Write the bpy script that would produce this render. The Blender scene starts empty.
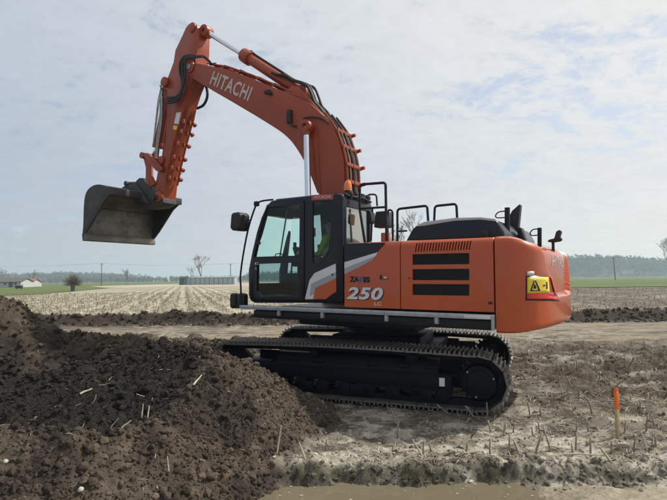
import bpy, bmesh, math, random
import numpy as np
from mathutils import Matrix, Vector, Euler
from mathutils.bvhtree import BVHTree
rnd = random.Random(7)
scene = bpy.context.scene
COL = scene.collection
R = math.radians

# ------------------------------------------------------------------ camera
CAM_H, FPX = 1.85, 504.0
CAMROT = Matrix.Rotation(R(93.3), 3, 'X') @ Matrix.Rotation(R(-0.6), 3, 'Z')
cam = bpy.data.objects.new('camera', bpy.data.cameras.new('camera'))
COL.objects.link(cam)
cam.matrix_world = Matrix.Translation((0, 0, CAM_H)) @ CAMROT.to_4x4()
cam.data.sensor_width = 36
cam.data.lens = FPX / 667 * 36
cam.data.clip_start = 0.05
cam.data.clip_end = 20000
scene.camera = cam

# ------------------------------------------------------------------ sky and sun
SUN_AZ, SUN_EL = 74.0, 49.0          # azimuth measured from +Y (view) towards +X (right)
sd = Vector((math.sin(R(SUN_AZ)) * math.cos(R(SUN_EL)), math.cos(R(SUN_AZ)) * math.cos(R(SUN_EL)), math.sin(R(SUN_EL))))
world = bpy.data.worlds.new('World')
scene.world = world
world.use_nodes = True
wt = world.node_tree
for n in list(wt.nodes): wt.nodes.remove(n)
def wn(t, **kw):
    n = wt.nodes.new(t)
    for k, v in kw.items(): setattr(n, k, v)
    return n
def wmath(op, a, b=None, clamp=False):
    n = wn('ShaderNodeMath', operation=op, use_clamp=clamp)
    for i, v in enumerate((a, b)):
        if v is None: continue
        if isinstance(v, (int, float)): n.inputs[i].default_value = v
        else: wt.links.new(v, n.inputs[i])
    return n.outputs[0]
out = wn('ShaderNodeOutputWorld'); bg = wn('ShaderNodeBackground'); bg.inputs['Strength'].default_value = 0.15
sky = wn('ShaderNodeTexSky', sky_type='NISHITA', sun_disc=False)
sky.sun_elevation = R(SUN_EL); sky.sun_rotation = R(SUN_AZ); sky.air_density = 1.0; sky.dust_density = .7; sky.ozone_density = 1.0
tc = wn('ShaderNodeTexCoord'); sep = wn('ShaderNodeSeparateXYZ'); wt.links.new(tc.outputs['Generated'], sep.inputs[0])
zz = wmath('ADD', wmath('MAXIMUM', sep.outputs[2], 0.0), 0.26)
cmb = wn('ShaderNodeCombineXYZ')
wt.links.new(wmath('DIVIDE', sep.outputs[0], zz), cmb.inputs[0]); wt.links.new(wmath('DIVIDE', sep.outputs[1], zz), cmb.inputs[1])
mp = wn('ShaderNodeMapping'); mp.inputs['Rotation'].default_value = (0, 0, R(-28)); mp.inputs['Scale'].default_value = (0.8, 1.0, 1)
mp.inputs['Location'].default_value = (3.1, 1.7, 0)
wt.links.new(cmb.outputs[0], mp.inputs[0])
def wnoise(scale, detail, rough, dist=0.0):
    n = wn('ShaderNodeTexNoise'); n.inputs['Scale'].default_value = scale; n.inputs['Detail'].default_value = detail
    n.inputs['Roughness'].default_value = rough; n.inputs['Distortion'].default_value = dist
    wt.links.new(mp.outputs[0], n.inputs['Vector']); return n.outputs['Fac']
big, mid, fine = wnoise(0.9, 3, .5), wnoise(5.2, 8, .66, .6), wnoise(19, 6, .66, .4)
cov = wmath('ADD', wmath('ADD', wmath('MULTIPLY', big, .75), wmath('MULTIPLY', mid, .95)), wmath('MULTIPLY', fine, .45))
cr = wn('ShaderNodeValToRGB'); wt.links.new(cov, cr.inputs[0])
cr.color_ramp.elements[0].position = 0.84; cr.color_ramp.elements[0].color = (.50, .50, .50, 1)
cr.color_ramp.elements[1].position = 1.12; cr.color_ramp.elements[1].color = (.97, .97, .97, 1)
# cloud brightness: own texture, brighter towards the sun (forward scattering)
dotn = wn('ShaderNodeVectorMath', operation='DOT_PRODUCT'); wt.links.new(tc.outputs['Generated'], dotn.inputs[0]); dotn.inputs[1].default_value = sd
glow = wmath('MAXIMUM', dotn.outputs['Value'], -.35)
low = wmath('POWER', 2.718, wmath('MULTIPLY', wmath('MAXIMUM', sep.outputs[2], 0.0), -9.0))
tex = wmath('ADD', wmath('MULTIPLY', mid, .22), wmath('MULTIPLY', fine, .22))
lum = wmath('MULTIPLY', wmath('ADD', wmath('MULTIPLY', glow, 2.45), 3.66), wmath('ADD', wmath('ADD', tex, .79), wmath('MULTIPLY', low, .14)))
cc = wn('ShaderNodeVectorMath', operation='SCALE'); wt.links.new(lum, cc.inputs['Scale'])
tint = wn('ShaderNodeMix', data_type='RGBA'); wt.links.new(wmath('ADD', wmath('ADD', wmath('MULTIPLY', glow, .95), .12), wmath('MULTIPLY', low, .6), True), tint.inputs[0])
tint.inputs[6].default_value = (.84, .965, 1.17, 1); tint.inputs[7].default_value = (1.02, 1.0, .945, 1); wt.links.new(tint.outputs[2], cc.inputs[0])
mix = wn('ShaderNodeMix', data_type='RGBA'); wt.links.new(cr.outputs[0], mix.inputs[0])
wt.links.new(sky.outputs[0], mix.inputs[6]); wt.links.new(cc.outputs[0], mix.inputs[7])
wt.links.new(mix.outputs[2], bg.inputs['Color']); wt.links.new(bg.outputs[0], out.inputs[0])

sl = bpy.data.lights.new('sun', 'SUN'); sl.energy = 4.6; sl.angle = R(1.2); sl.color = (1, .95, .87)
so = bpy.data.objects.new('sun', sl); COL.objects.link(so); so.rotation_euler = sd.to_track_quat('Z', 'Y').to_euler(); so.location = (0, 0, 30)
vs = scene.view_settings; vs.view_transform = 'Standard'; vs.look = 'None'; vs.exposure = 0.0; vs.gamma = 1.0; vs.use_curve_mapping = False
scene.cycles.use_denoising = True
scene.cycles.max_bounces = 8; scene.cycles.transparent_max_bounces = 12; scene.cycles.volume_bounces = 1

# ------------------------------------------------------------------ materials
MATS = {}
def mat(name, col, rough=.6, metal=0., var=.12, vscale=3., bump=0., bscale=60., coat=0., dirt=0., dirtcol=(.16, .12, .085), attr=None, spec=.5, emis=None, streak=0.):
    if name in MATS: return MATS[name]
    m = bpy.data.materials.new(name); m.use_nodes = True
    nt = m.node_tree; b = nt.nodes['Principled BSDF']; L = nt.links.new
    b.inputs['Roughness'].default_value = rough; b.inputs['Metallic'].default_value = metal
    b.inputs['Coat Weight'].default_value = coat; b.inputs['Coat Roughness'].default_value = .07
    b.inputs['Specular IOR Level'].default_value = spec
    tc = nt.nodes.new('ShaderNodeTexCoord')
    def noise(s, d=5, r=.6):
        n = nt.nodes.new('ShaderNodeTexNoise'); n.inputs['Scale'].default_value = s; n.inputs['Detail'].default_value = d; n.inputs['Roughness'].default_value = r
        L(tc.outputs['Object'], n.inputs['Vector']); return n.outputs['Fac']
    def mixc(f, a, bb, bt='MIX'):
        x = nt.nodes.new('ShaderNodeMix'); x.data_type = 'RGBA'; x.blend_type = bt
        for i, v in ((0, f), (6, a), (7, bb)):
            if isinstance(v, (int, float)): x.inputs[i].default_value = v
            elif isinstance(v, tuple): x.inputs[i].default_value = (*v, 1) if len(v) == 3 else v
            else: L(v, x.inputs[i])
        return x.outputs[2]
    if attr:
        a = nt.nodes.new('ShaderNodeAttribute'); a.attribute_name = attr; base = a.outputs['Color']
    else: base = tuple(col)
    def ramp(v, p0, p1, c0=0., c1=1.):
        r_ = nt.nodes.new('ShaderNodeMapRange'); r_.inputs[1].default_value = p0; r_.inputs[2].default_value = p1; r_.inputs[3].default_value = c0; r_.inputs[4].default_value = c1
        L(v, r_.inputs[0]); return r_.outputs[0]
    g = ramp(noise(vscale), .25, .75, 1 - var, 1 + var)
    cg = nt.nodes.new('ShaderNodeCombineColor'); [L(g, cg.inputs[i]) for i in range(3)]
    c = mixc(1.0, base, cg.outputs[0], 'MULTIPLY')
    if dirt > 0:
        f = ramp(noise(vscale * 1.7, 8, .7), .62 - dirt * .35, .82 - dirt * .2, 0, .25 + .65 * dirt)
        c = mixc(f, c, dirtcol)
        rr = nt.nodes.new('ShaderNodeMapRange'); rr.inputs[3].default_value = rough; rr.inputs[4].default_value = .9; L(f, rr.inputs[0]); L(rr.outputs[0], b.inputs['Roughness'])
    L(c, b.inputs['Base Color'])
    if bump > 0:
        bn = nt.nodes.new('ShaderNodeBump'); bn.inputs['Strength'].default_value = bump; bn.inputs['Distance'].default_value = .02
        L(noise(bscale, 6, .65), bn.inputs['Height']); L(bn.outputs[0], b.inputs['Normal'])
    if emis:
        b.inputs['Emission Color'].default_value = (*emis[0], 1); b.inputs['Emission Strength'].default_value = emis[1]
    MATS[name] = m; return m
def glassmat(name, tint, refl=.06):
    m = bpy.data.materials.new(name); m.use_nodes = True; nt = m.node_tree
    for n in list(nt.nodes): nt.nodes.remove(n)
    o = nt.nodes.new('ShaderNodeOutputMaterial'); t = nt.nodes.new('ShaderNodeBsdfTransparent'); g = nt.nodes.new('ShaderNodeBsdfGlossy'); mx = nt.nodes.new('ShaderNodeMixShader')
    t.inputs[0].default_value = (*tint, 1); g.inputs['Roughness'].default_value = .03
    lw = nt.nodes.new('ShaderNodeLayerWeight'); lw.inputs[0].default_value = .5
    fr = nt.nodes.new('ShaderNodeMath'); fr.operation = 'POWER'; fr.inputs[1].default_value = 5.0; nt.links.new(lw.outputs['Facing'], fr.inputs[0])
    ad = nt.nodes.new('ShaderNodeMath'); ad.operation = 'ADD'; ad.inputs[1].default_value = refl; nt.links.new(fr.outputs[0], ad.inputs[0])
    nt.links.new(ad.outputs[0], mx.inputs[0]); nt.links.new(t.outputs[0], mx.inputs[1]); nt.links.new(g.outputs[0], mx.inputs[2]); nt.links.new(mx.outputs[0], o.inputs[0])
    MATS[name] = m; return m
ORANGE = mat('orange_paint', (.45, .066, .008), .36, spec=.3, var=.10, vscale=1.2, coat=.75, dirt=.2, dirtcol=(.26, .135, .07))
BOOMP = mat('boom_orange_paint', (.29, .046, .011), .42, spec=.4, var=.14, vscale=1.5, coat=.2, dirt=.14, dirtcol=(.17, .085, .05))
BLACK = mat('black_paint', (.008, .010, .014), .42, spec=.3, var=.25, vscale=2, dirt=.18, dirtcol=(.05, .045, .04))
NAVY = mat('black_gloss_panel', (.006, .009, .016), .28, spec=.35, var=.2, vscale=2, coat=.05, dirt=.08, dirtcol=(.05, .045, .04))
UNDER = mat('undercarriage_black', (.005, .007, .012), .55, var=.3, vscale=3, dirt=.25, dirtcol=(.022, .018, .015), spec=.15)
RUBBER = mat('rubber', (.012, .012, .013), .6, var=.3, dirt=.15, dirtcol=(.06, .05, .04))
CHROME = mat('chrome_rod', (.82, .84, .87), .16, 1.0, var=.03)
STEEL = mat('worn_steel', (.36, .36, .35), .42, .8, var=.25, vscale=9, dirt=.35, dirtcol=(.09, .075, .06))
SHOE = mat('track_shoe_steel', (.20, .19, .18), .38, .75, var=.35, vscale=7, dirt=.6, dirtcol=(.21, .18, .14))
RAIL = mat('step_rail_metal', (.42, .45, .49), .45, .35, var=.2, vscale=6, dirt=.4, dirtcol=(.13, .11, .09))
SILVER = mat('silver_decal', (.62, .64, .66), .4, .25, var=.06)
GREYD = mat('grey_decal', (.33, .35, .37), .4, .25, var=.06)
WHITE = mat('white_decal', (.68, .68, .67), .5, var=.08, vscale=8)
WHITED = mat('worn_white_decal', (.50, .46, .44), .5, var=.12, vscale=8)
BLUE = mat('blue_decal', (.05, .08, .35), .4, var=.05)
YELLOW = mat('yellow_sign', (.80, .58, .05), .45, var=.06)
RED = mat('red_sign', (.62, .035, .03), .45, var=.06)
CABRED = mat('cab_label_red', (.40, .075, .05), .5, var=.06)
BUCKET = mat('bucket_steel', (.055, .052, .05), .6, .3, var=.4, vscale=4, bump=.3, bscale=25, dirt=.5, dirtcol=(.075, .062, .05))
BUCKIN = mat('bucket_inner_steel', (.17, .165, .145), .42, .5, var=.35, vscale=2.5, bump=.15, bscale=20, dirt=.55, dirtcol=(.11, .095, .07))
SEATM = mat('seat_fabric', (.025, .026, .03), .85, var=.3, vscale=20)
INTER = mat('cab_trim', (.05, .052, .055), .7, var=.2, vscale=5)
AMBER = mat('amber_lens', (.75, .20, .02), .22, var=.08, coat=.5)
GRILL = mat('grille_black', (.006, .006, .007), .55, var=.2)
GLASS = glassmat('tinted_glass', (.90, .99, .965), .02); GLASSR = glassmat('reflective_glass', (.80, .93, .90), .30); GLASSD = glassmat('dark_tinted_glass', (.68, .75, .75), .025)
MIRG = mat('mirror_glass', (.5, .52, .55), .05, 1.0, var=.02)
SOIL = mat('soil', (1, 1, 1), .95, var=.28, vscale=7, bump=.9, bscale=38, attr='Col', spec=.12)
nt_ = SOIL.node_tree; at_ = [n for n in nt_.nodes if n.type == 'ATTRIBUTE'][0]; bs_ = nt_.nodes['Principled BSDF']; src_ = bs_.inputs['Base Color'].links[0].from_socket
def nm_(op, a, b=None, clamp=False):
    n = nt_.nodes.new('ShaderNodeMath'); n.operation = op; n.use_clamp = clamp
    for i, v in enumerate((a, b)):
        if v is None: continue
        if isinstance(v, (int, float)): n.inputs[i].default_value = v
        else: nt_.links.new(v, n.inputs[i])
    return n.outputs[0]
gp_ = nt_.nodes.new('ShaderNodeNewGeometry'); sp_ = nt_.nodes.new('ShaderNodeSeparateXYZ'); nt_.links.new(gp_.outputs['Position'], sp_.inputs[0])
nz_ = nt_.nodes.new('ShaderNodeTexNoise'); nz_.inputs['Scale'].default_value = 1.3; nz_.inputs['Detail'].default_value = 5; nt_.links.new(gp_.outputs['Position'], nz_.inputs['Vector'])
rw_ = nm_('SINE', nm_('MULTIPLY', nm_('ADD', nm_('MULTIPLY', sp_.outputs[0], .959), nm_('MULTIPLY', sp_.outputs[1], .283)), 2 * math.pi / 1.5))
rw_ = nm_('ADD', nm_('MULTIPLY', rw_, .75), nm_('MULTIPLY', nm_('SUBTRACT', nz_.outputs['Fac'], .5), 3.0))
fac_ = nm_('MULTIPLY', nm_('MULTIPLY', nm_('ADD', rw_, .5, True), at_.outputs['Alpha']), .75)
mx_ = nt_.nodes.new('ShaderNodeMix'); mx_.data_type = 'RGBA'; mx_.blend_type = 'MULTIPLY'; nt_.links.new(fac_, mx_.inputs[0]); nt_.links.new(src_, mx_.inputs[6]); mx_.inputs[7].default_value = (.52, .50, .47, 1)
nt_.links.new(mx_.outputs[2], bs_.inputs['Base Color'])
CLOD = mat('soil_clod', (.085, .062, .043), .95, var=.4, vscale=3, bump=.6, bscale=45, spec=.12, attr='Col')
STALK = mat('dry_stalk', (.27, .235, .17), .8, var=.3, vscale=14)
STRAW = mat('straw', (.40, .36, .27), .85, var=.35, vscale=5)
WOOD = mat('stake_wood', (.46, .36, .20), .8, var=.25, vscale=20)
FLUO = mat('fluorescent_orange', (.95, .18, .02), .6, var=.1, vscale=20)
SKIN = mat('skin', (.52, .30, .21), .5, var=.08); HIVIS = mat('hi_vis_yellow', (.55, .75, .05), .7, var=.12, vscale=9)
CLOTH = mat('dark_cloth', (.03, .034, .045), .85, var=.2, vscale=12); HAIR = mat('hair', (.035, .025, .018), .7, var=.3, vscale=30)
REFL = mat('reflective_tape', (.6, .62, .62), .35, var=.05)

# ------------------------------------------------------------------ mesh helpers
class MB:
    def __init__(s): s.v = []; s.f = []
    def add(s, vs, fs):
        o = len(s.v); s.v += [tuple(p) for p in vs]; s.f += [tuple(i + o for i in f) for f in fs]; return s
    def box(s, c, size, rot=None):
        hx, hy, hz = [d / 2 for d in size]
        P = [Vector((x, y, z)) for x in (-hx, hx) for y in (-hy, hy) for z in (-hz, hz)]
        if rot is not None: P = [rot @ p for p in P]
        return s.add([p + Vector(c) for p in P], [(0, 1, 3, 2), (4, 6, 7, 5), (0, 4, 5, 1), (2, 3, 7, 6), (0, 2, 6, 4), (1, 5, 7, 3)])
    def prism(s, pts, y0, y1):            # polygon in (x,z), extruded along y
        n = len(pts)
        return s.add([(p[0], y0, p[1]) for p in pts] + [(p[0], y1, p[1]) for p in pts],
                     [tuple(range(n))[::-1], tuple(range(n, 2 * n))] + [(i, (i + 1) % n, n + (i + 1) % n, n + i) for i in range(n)])
    def prism_x(s, pts, x0, x1):          # polygon in (y,z), extruded along x
        n = len(pts)
        return s.add([(x0, p[0], p[1]) for p in pts] + [(x1, p[0], p[1]) for p in pts],
                     [tuple(range(n))[::-1], tuple(range(n, 2 * n))] + [(i, (i + 1) % n, n + (i + 1) % n, n + i) for i in range(n)])
    def prism_z(s, pts, z0, z1):
        n = len(pts)
        return s.add([(p[0], p[1], z0) for p in pts] + [(p[0], p[1], z1) for p in pts],
                     [tuple(range(n))[::-1], tuple(range(n, 2 * n))] + [(i, (i + 1) % n, n + (i + 1) % n, n + i) for i in range(n)])
    def tube(s, pts, r, n=8, smooth=0, r1=None):
        P = [Vector(p) for p in pts]
        if smooth: P = catmull(P, smooth)
        m = len(P); vs = []; fs = []
        t = (P[1] - P[0]).normalized(); a = t.orthogonal().normalized()
        for i in range(m):
            tn = (P[min(i + 1, m - 1)] - P[max(i - 1, 0)]).normalized()
            a = (a - tn * a.dot(tn)).normalized(); b = tn.cross(a)
            rr = r if r1 is None else r + (r1 - r) * i / (m - 1)
            for k in range(n):
                an = 2 * math.pi * k / n; vs.append(P[i] + (a * math.cos(an) + b * math.sin(an)) * rr)
        for i in range(m - 1):
            for k in range(n): fs.append((i * n + k, i * n + (k + 1) % n, (i + 1) * n + (k + 1) % n, (i + 1) * n + k))
        fs += [tuple(range(n))[::-1], tuple(range((m - 1) * n, m * n))]
        return s.add(vs, fs)
    def cyl(s, p0, p1, r0, r1=None, n=18): return s.tube([p0, p1], r0, n, r1=r0 if r1 is None else r1)
    def ring(s, p0, p1, ro, ri, n=24):
        p0, p1 = Vector(p0), Vector(p1); t = (p1 - p0).normalized(); a = t.orthogonal().normalized(); b = t.cross(a); vs = []; fs = []
        for P, rr in ((p0, ro), (p1, ro), (p1, ri), (p0, ri)):
            for k in range(n): an = 2 * math.pi * k / n; vs.append(P + (a * math.cos(an) + b * math.sin(an)) * rr)
        for q in range(4):
            for k in range(n): fs.append((q * n + k, q * n + (k + 1) % n, ((q + 1) % 4) * n + (k + 1) % n, ((q + 1) % 4) * n + k))
        return s.add(vs, fs)
    def build(s, name, m, parent=None, bevel=0., seg=2, angle=35, fix=True):
        me = bpy.data.meshes.new(name)
        me.from_pydata(s.v, [], s.f)
        if fix or bevel:
            bm = bmesh.new(); bm.from_mesh(me)
            bmesh.ops.recalc_face_normals(bm, faces=bm.faces)
            if bevel:
                es = [e for e in bm.edges if len(e.link_faces) == 2 and e.calc_face_angle(0) > R(28)]
                bmesh.ops.bevel(bm, geom=es, offset=bevel, segments=seg, profile=.5, affect='EDGES', clamp_overlap=True)
            bm.to_mesh(me); bm.free()
        for p in me.polygons: p.use_smooth = True
        me.set_sharp_from_angle(angle=R(angle))
        return link(name, me, m, parent)
def catmull(P, k):
    o = []; n = len(P)
    for i in range(n - 1):
        a, b, c, d = P[max(i - 1, 0)], P[i], P[i + 1], P[min(i + 2, n - 1)]
        for j in range(k):
            t = j / k
            o.append(.5 * (2 * b + (c - a) * t + (2 * a - 5 * b + 4 * c - d) * t * t + (3 * b - a - 3 * c + d) * t ** 3))
    o.append(P[-1]); return o
def link(name, me, m, parent=None):
    if m is not None: me.materials.append(m)
    o = bpy.data.objects.new(name, me); COL.objects.link(o)
    if parent is not None: o.parent = parent
    return o
def empty(name, loc=(0, 0, 0), rot=(0, 0, 0)):
    o = bpy.data.objects.new(name, None); COL.objects.link(o); o.location = loc; o.rotation_euler = rot; o.empty_display_size = .2; return o
def tag(o, label, cat, group=None, kind=None):
    o['label'] = label; o['category'] = cat
    if group: o['group'] = group
    if kind: o['kind'] = kind
    return o
def npmesh(name, V, F, m, parent=None, col=None, smooth=False, alpha=None):
    V = np.asarray(V, np.float32); F = np.asarray(F, np.int32); k = F.shape[1]
    me = bpy.data.meshes.new(name); me.vertices.add(len(V)); me.vertices.foreach_set('co', V.ravel())
    me.loops.add(F.size); me.loops.foreach_set('vertex_index', F.ravel())
    me.polygons.add(len(F)); me.polygons.foreach_set('loop_start', np.arange(0, F.size, k, dtype=np.int32))
    me.polygons.foreach_set('use_smooth', np.full(len(F), smooth))
    if col is not None:
        ca = me.color_attributes.new('Col', 'FLOAT_COLOR', 'POINT'); c4 = np.ones((len(V), 4), np.float32); c4[:, :3] = col; c4[:, 3] = 1 if alpha is None else alpha; ca.data.foreach_set('color', c4.ravel())
    me.update(calc_edges=True); me.validate()
    return link(name, me, m, parent)
def boolean(o, cutters):
    for c in cutters: c.parent = ROOT
    bpy.context.view_layer.update()
    for c in cutters:
        md = o.modifiers.new('cut', 'BOOLEAN'); md.operation = 'DIFFERENCE'; md.solver = 'EXACT'; md.object = c
    bpy.context.view_layer.update()
    dg = bpy.context.evaluated_depsgraph_get()
    me = bpy.data.meshes.new_from_object(o.evaluated_get(dg)); o.modifiers.clear(); old = o.data; o.data = me; me.name = old.name
    for p in me.polygons: p.use_smooth = True
    me.set_sharp_from_angle(angle=R(30))
    for c in cutters: bpy.data.objects.remove(c)
    return o
_txt = {}
def text2d(s, offset=.0, shear=0., spacing=1.):
    key = (s, offset, shear, spacing)
    if key not in _txt:
        cu = bpy.data.curves.new('t', 'FONT'); cu.body = s; cu.offset = offset; cu.shear = shear; cu.space_character = spacing; cu.resolution_u = 3
        o = bpy.data.objects.new('t', cu); COL.objects.link(o); bpy.context.view_layer.update()
        me = bpy.data.meshes.new_from_object(o.evaluated_get(bpy.context.evaluated_depsgraph_get()))
        V = np.array([v.co[:2] for v in me.vertices]); F = [tuple(p.vertices) for p in me.polygons]
        bpy.data.objects.remove(o); lo, hi = V.min(0), V.max(0)
        _txt[key] = ((V - lo) / (hi - lo), F)
    return _txt[key]

# ------------------------------------------------------------------ ground height (world coordinates, metres)
def _h(ix, iy, s):
    n = (ix.astype(np.int64) * 374761393 + iy.astype(np.int64) * 668265263 + s * 982451653) & 0x7fffffff
    n = ((n ^ (n >> 13)) * 1274126177) & 0x7fffffff
    return ((n ^ (n >> 16)) & 0xffff) / 65535.0
def vnoise(x, y, s):
    ix, iy = np.floor(x), np.floor(y); fx, fy = x - ix, y - iy
    fx = fx * fx * fx * (fx * (fx * 6 - 15) + 10); fy = fy * fy * fy * (fy * (fy * 6 - 15) + 10)
    a, b, c, d = _h(ix, iy, s), _h(ix + 1, iy, s), _h(ix, iy + 1, s), _h(ix + 1, iy + 1, s)
    return (a * (1 - fx) + b * fx) * (1 - fy) + (c * (1 - fx) + d * fx) * fy
def fbm(x, y, s, o=4, g=.5):
    t = 0; a = 1; n = 0
    for i in range(o):
        c, sn = math.cos(i * .7), math.sin(i * .7)
        t = t + a * vnoise((x * c - y * sn) * 2 ** i, (x * sn + y * c) * 2 ** i, s + i * 17); n += a; a *= g
    return t / n - .5
def clods(x, y, size, s):                     # rounded lumps: 0..1
    X = x / size + 1.1 * (vnoise(x * 2.2 / size, y * 2.2 / size, s + 5) - .5); Y = y / size + 1.1 * (vnoise(x * 2.2 / size + 9, y * 2.2 / size, s + 6) - .5); ix, iy = np.floor(X), np.floor(Y); best = np.zeros_like(X)
    for dx in (-1, 0, 1):
        for dy in (-1, 0, 1):
            cx, cy = ix + dx, iy + dy
            px, py, rr = cx + _h(cx, cy, s), cy + _h(cx, cy, s + 1), .25 + .55 * _h(cx, cy, s + 2) ** 2
            d2 = ((X - px) ** 2 + (Y - py) ** 2) / rr ** 2
            best = np.maximum(best, np.maximum(1 - d2, 0) ** .8 * rr)
    return best
def sstep(a, b, x): t = np.clip((x - a) / (b - a), 0, 1); return t * t * (3 - 2 * t)
def ridge(x, y, pts, slope, rnd_r=.12):       # crest polyline [(x,y,z)], straight flanks
    best = np.full_like(x, -9.)
    for (x0, y0, z0), (x1, y1, z1) in zip(pts[:-1], pts[1:]):
        dx, dy = x1 - x0, y1 - y0; t = np.clip(((x - x0) * dx + (y - y0) * dy) / (dx * dx + dy * dy), 0, 1)
        d = np.hypot(x - x0 - t * dx, y - y0 - t * dy)
        best = np.maximum(best, z0 + (z1 - z0) * t - slope * (np.sqrt(d * d + rnd_r ** 2) - rnd_r))
    return best
def smax(a, b, k=.12):
    h = np.clip(.5 + .5 * (a - b) / k, 0, 1); return b * (1 - h) + a * h + k * h * (1 - h)
NEAR = [(-6, 4.2, .62), (-2.85, 4.3, .60), (-2.3, 4.42, .55), (-2.0, 4.55, .50), (-1.75, 4.85, .50), (-1.6, 5.35, .54), (-1.45, 6.0, .82), (-1.72, 6.65, .97), (-2.05, 7.05, .93)]
SIDE = [(-1.75, 6.7, .96), (-1.25, 6.75, .74), (-.65, 6.75, .42), (-.1, 6.5, .12)]
BACK = [(-6.5, 9.5, .8), (-5.15, 9.4, .84), (-3.8, 9.0, .72), (-2.8, 8.0, .80), (-2.1, 7.1, .92)]
FARH = [(-8.5, 9.2, 1.45), (-6.1, 9.0, 1.52), (-5.75, 9.0, 1.42), (-5.35, 9.1, .95), (-4.9, 9.3, .75)]
def bank_y(x): return 5.08 + .10 * fbm(x * 1.3, x * 0 + 3.3, 5, 3) * 2 - .05 * np.clip(x - 2, 0, 3)
def field_y(x): return 21.2 + 1.6 * fbm(x * .12, x * 0 + 1.7, 41, 3)
def terrain(x, y):
    """height and colour of the ground"""
    x = np.asarray(x, float); y = np.asarray(y, float)
    near = 1 - sstep(14, 22, np.hypot(x, y - 4)); w = 1 - sstep(40, 90, np.hypot(x, y))
    rough = fbm(x * .9, y * .9, 11, 5) * .10 + fbm(x * 3, y * 5, 12, 6, .68) * .13 * near
    # wheel and track ruts running across the view right of the machine
    rut = sstep(1.2, 2.6, x + .25 * (y - 7)) * sstep(7.0, 8.0, y) * (1 - sstep(13.5, 15.5, y))
    ph = y * 5.2 + .35 * x + 2.2 * fbm(x * .5, y * .5, 21, 3)
    rutz = (np.abs(np.sin(ph)) - .45) * .24 * (0.6 + fbm(x * .8, y * .8, 23, 2)) + fbm(x * 2.2, y * 6, 24, 5, .65) * .30
    z = rough * (1 - .6 * rut) * w + rut * rutz + .012 * near * clods(x, y, .09, 31)
    # grouser prints left by the tracks
    pr_ = sstep(2.2, 2.6, x) * (1 - sstep(4.6, 5.6, x)) * np.exp(-((y - 6.95 + .18 * x - .55) / .28) ** 4) * sstep(-.15, .1, fbm(x * 1.3, y * 1.3, 26, 3))
    z = z * (1 - .5 * pr_) + pr_ * .028 * np.sign(np.sin((x + .2 * y) * 2 * math.pi / .19)) * (.6 + fbm(x * 7, y * 7, 27, 2))
    # trampled cut furrow edge between stubble and ruts
    z = z + .05 * np.exp(-((y - 6.35 - .25 * fbm(x, x * 0, 25, 3)) / .18) ** 2) * sstep(1.8, 2.5, x)
    z = z * (1 - .75 * sstep(14, 16, y) * (1 - sstep(19, 21, y)))
    # machine stands level
    pad = (1 - sstep(1.9, 3.0, np.hypot((x - .87) * .8, (y - 8.9) * 1.0)))
    z = z * (1 - .8 * pad) + .02 * pad
    # topsoil edge and the higher field behind
    fy = field_y(x); up = sstep(-.35, .25, y - fy)
    z = z + up * .36 + .20 * np.exp(-((y - fy - .1) / .5) ** 2) * (.5 + 1.4 * fbm(x * .9, y * .9, 43, 4)) * (1 - sstep(30, 45, np.abs(x))) * (1 - .55 * sstep(2, 8, x))
    bank = np.exp(-((y - fy + .1) / .55) ** 2)
    z = z + bank * .16 * clods(x, y, .45, 44) * (1 - .5 * sstep(2, 8, x))
    # loose lumps between the heap and the pale strip
    lz = sstep(9.3, 10.4, y) * (1 - sstep(14.2, 15.8, y)) * (1 - sstep(-3.2, -1.2, x - .30 * (y - 11)))
    z = z + lz * (.15 + .35 * fbm(x * .7, y * .7, 51, 4) + .22 * clods(x, y, .5, 52) + .12 * clods(x, y, .22, 53) + .14 * fbm(x * 3, y * 3, 54, 4, .6))
    # ditch along the front
    by = bank_y(x) + .16 * fbm(x * 4, y * 4, 14, 4, .6)
    dr = 1 - sstep(-.13, .03, y - by)
    z = z * (1 - .6 * dr) - dr * (.105 + .10 * sstep(.05, .25, by - y) - .12 * sstep(1.3, 2.3, x + .4 * (y - 4.6)) * sstep(.0, .3, by - y))
    z = z + .12 * fbm(x * 6, y * 6, 18, 6, .68) * np.exp(-((y - by) / .35) ** 2) + .05 * clods(x, y, .16, 19) * np.exp(-((y - by - .05) / .2) ** 2)
    z = z + .05 * np.exp(-((y - by - .1) / .09) ** 2) * (fbm(x * 4, y * 4, 15, 3) + .4)
    # heaps of dug soil
    wob = fbm(x * 1.1, y * 1.1, 61, 4)
    n1 = np.maximum(ridge(x, y, NEAR, .74), ridge(x, y, SIDE, .62)) + wob * .13
    b1 = ridge(x, y, BACK, .36, .3) + wob * .22 - 1.2 * np.maximum(x + 1.75, 0); f1 = ridge(x, y, FARH, .95, .1) + wob * .25
    heap = smax(smax(n1, b1, .10), f1, .15)
    hm = sstep(-.05, .07, heap - z)
    # smooth bucket-scraped hollow behind the near ridge and left of the crest, also masks its painted shade
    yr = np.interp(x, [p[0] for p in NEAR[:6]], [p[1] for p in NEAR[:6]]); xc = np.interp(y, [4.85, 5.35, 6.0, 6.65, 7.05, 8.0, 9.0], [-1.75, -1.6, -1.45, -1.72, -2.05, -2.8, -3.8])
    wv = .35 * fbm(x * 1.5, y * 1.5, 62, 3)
    scrape_shade = sstep(.02, .22, y - yr + wv) * (1 - sstep(7.9, 8.8, y + wv * 2)) * (1 - sstep(-.22, -.02, x - xc + wv)) * hm
    lump = .055 * clods(x, y, .15, 71) + .045 * clods(x, y, .075, 72) + .035 * clods(x, y, .05, 73) + .13 * fbm(x * 3.2, y * 3.2, 74, 6, .62)
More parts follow.
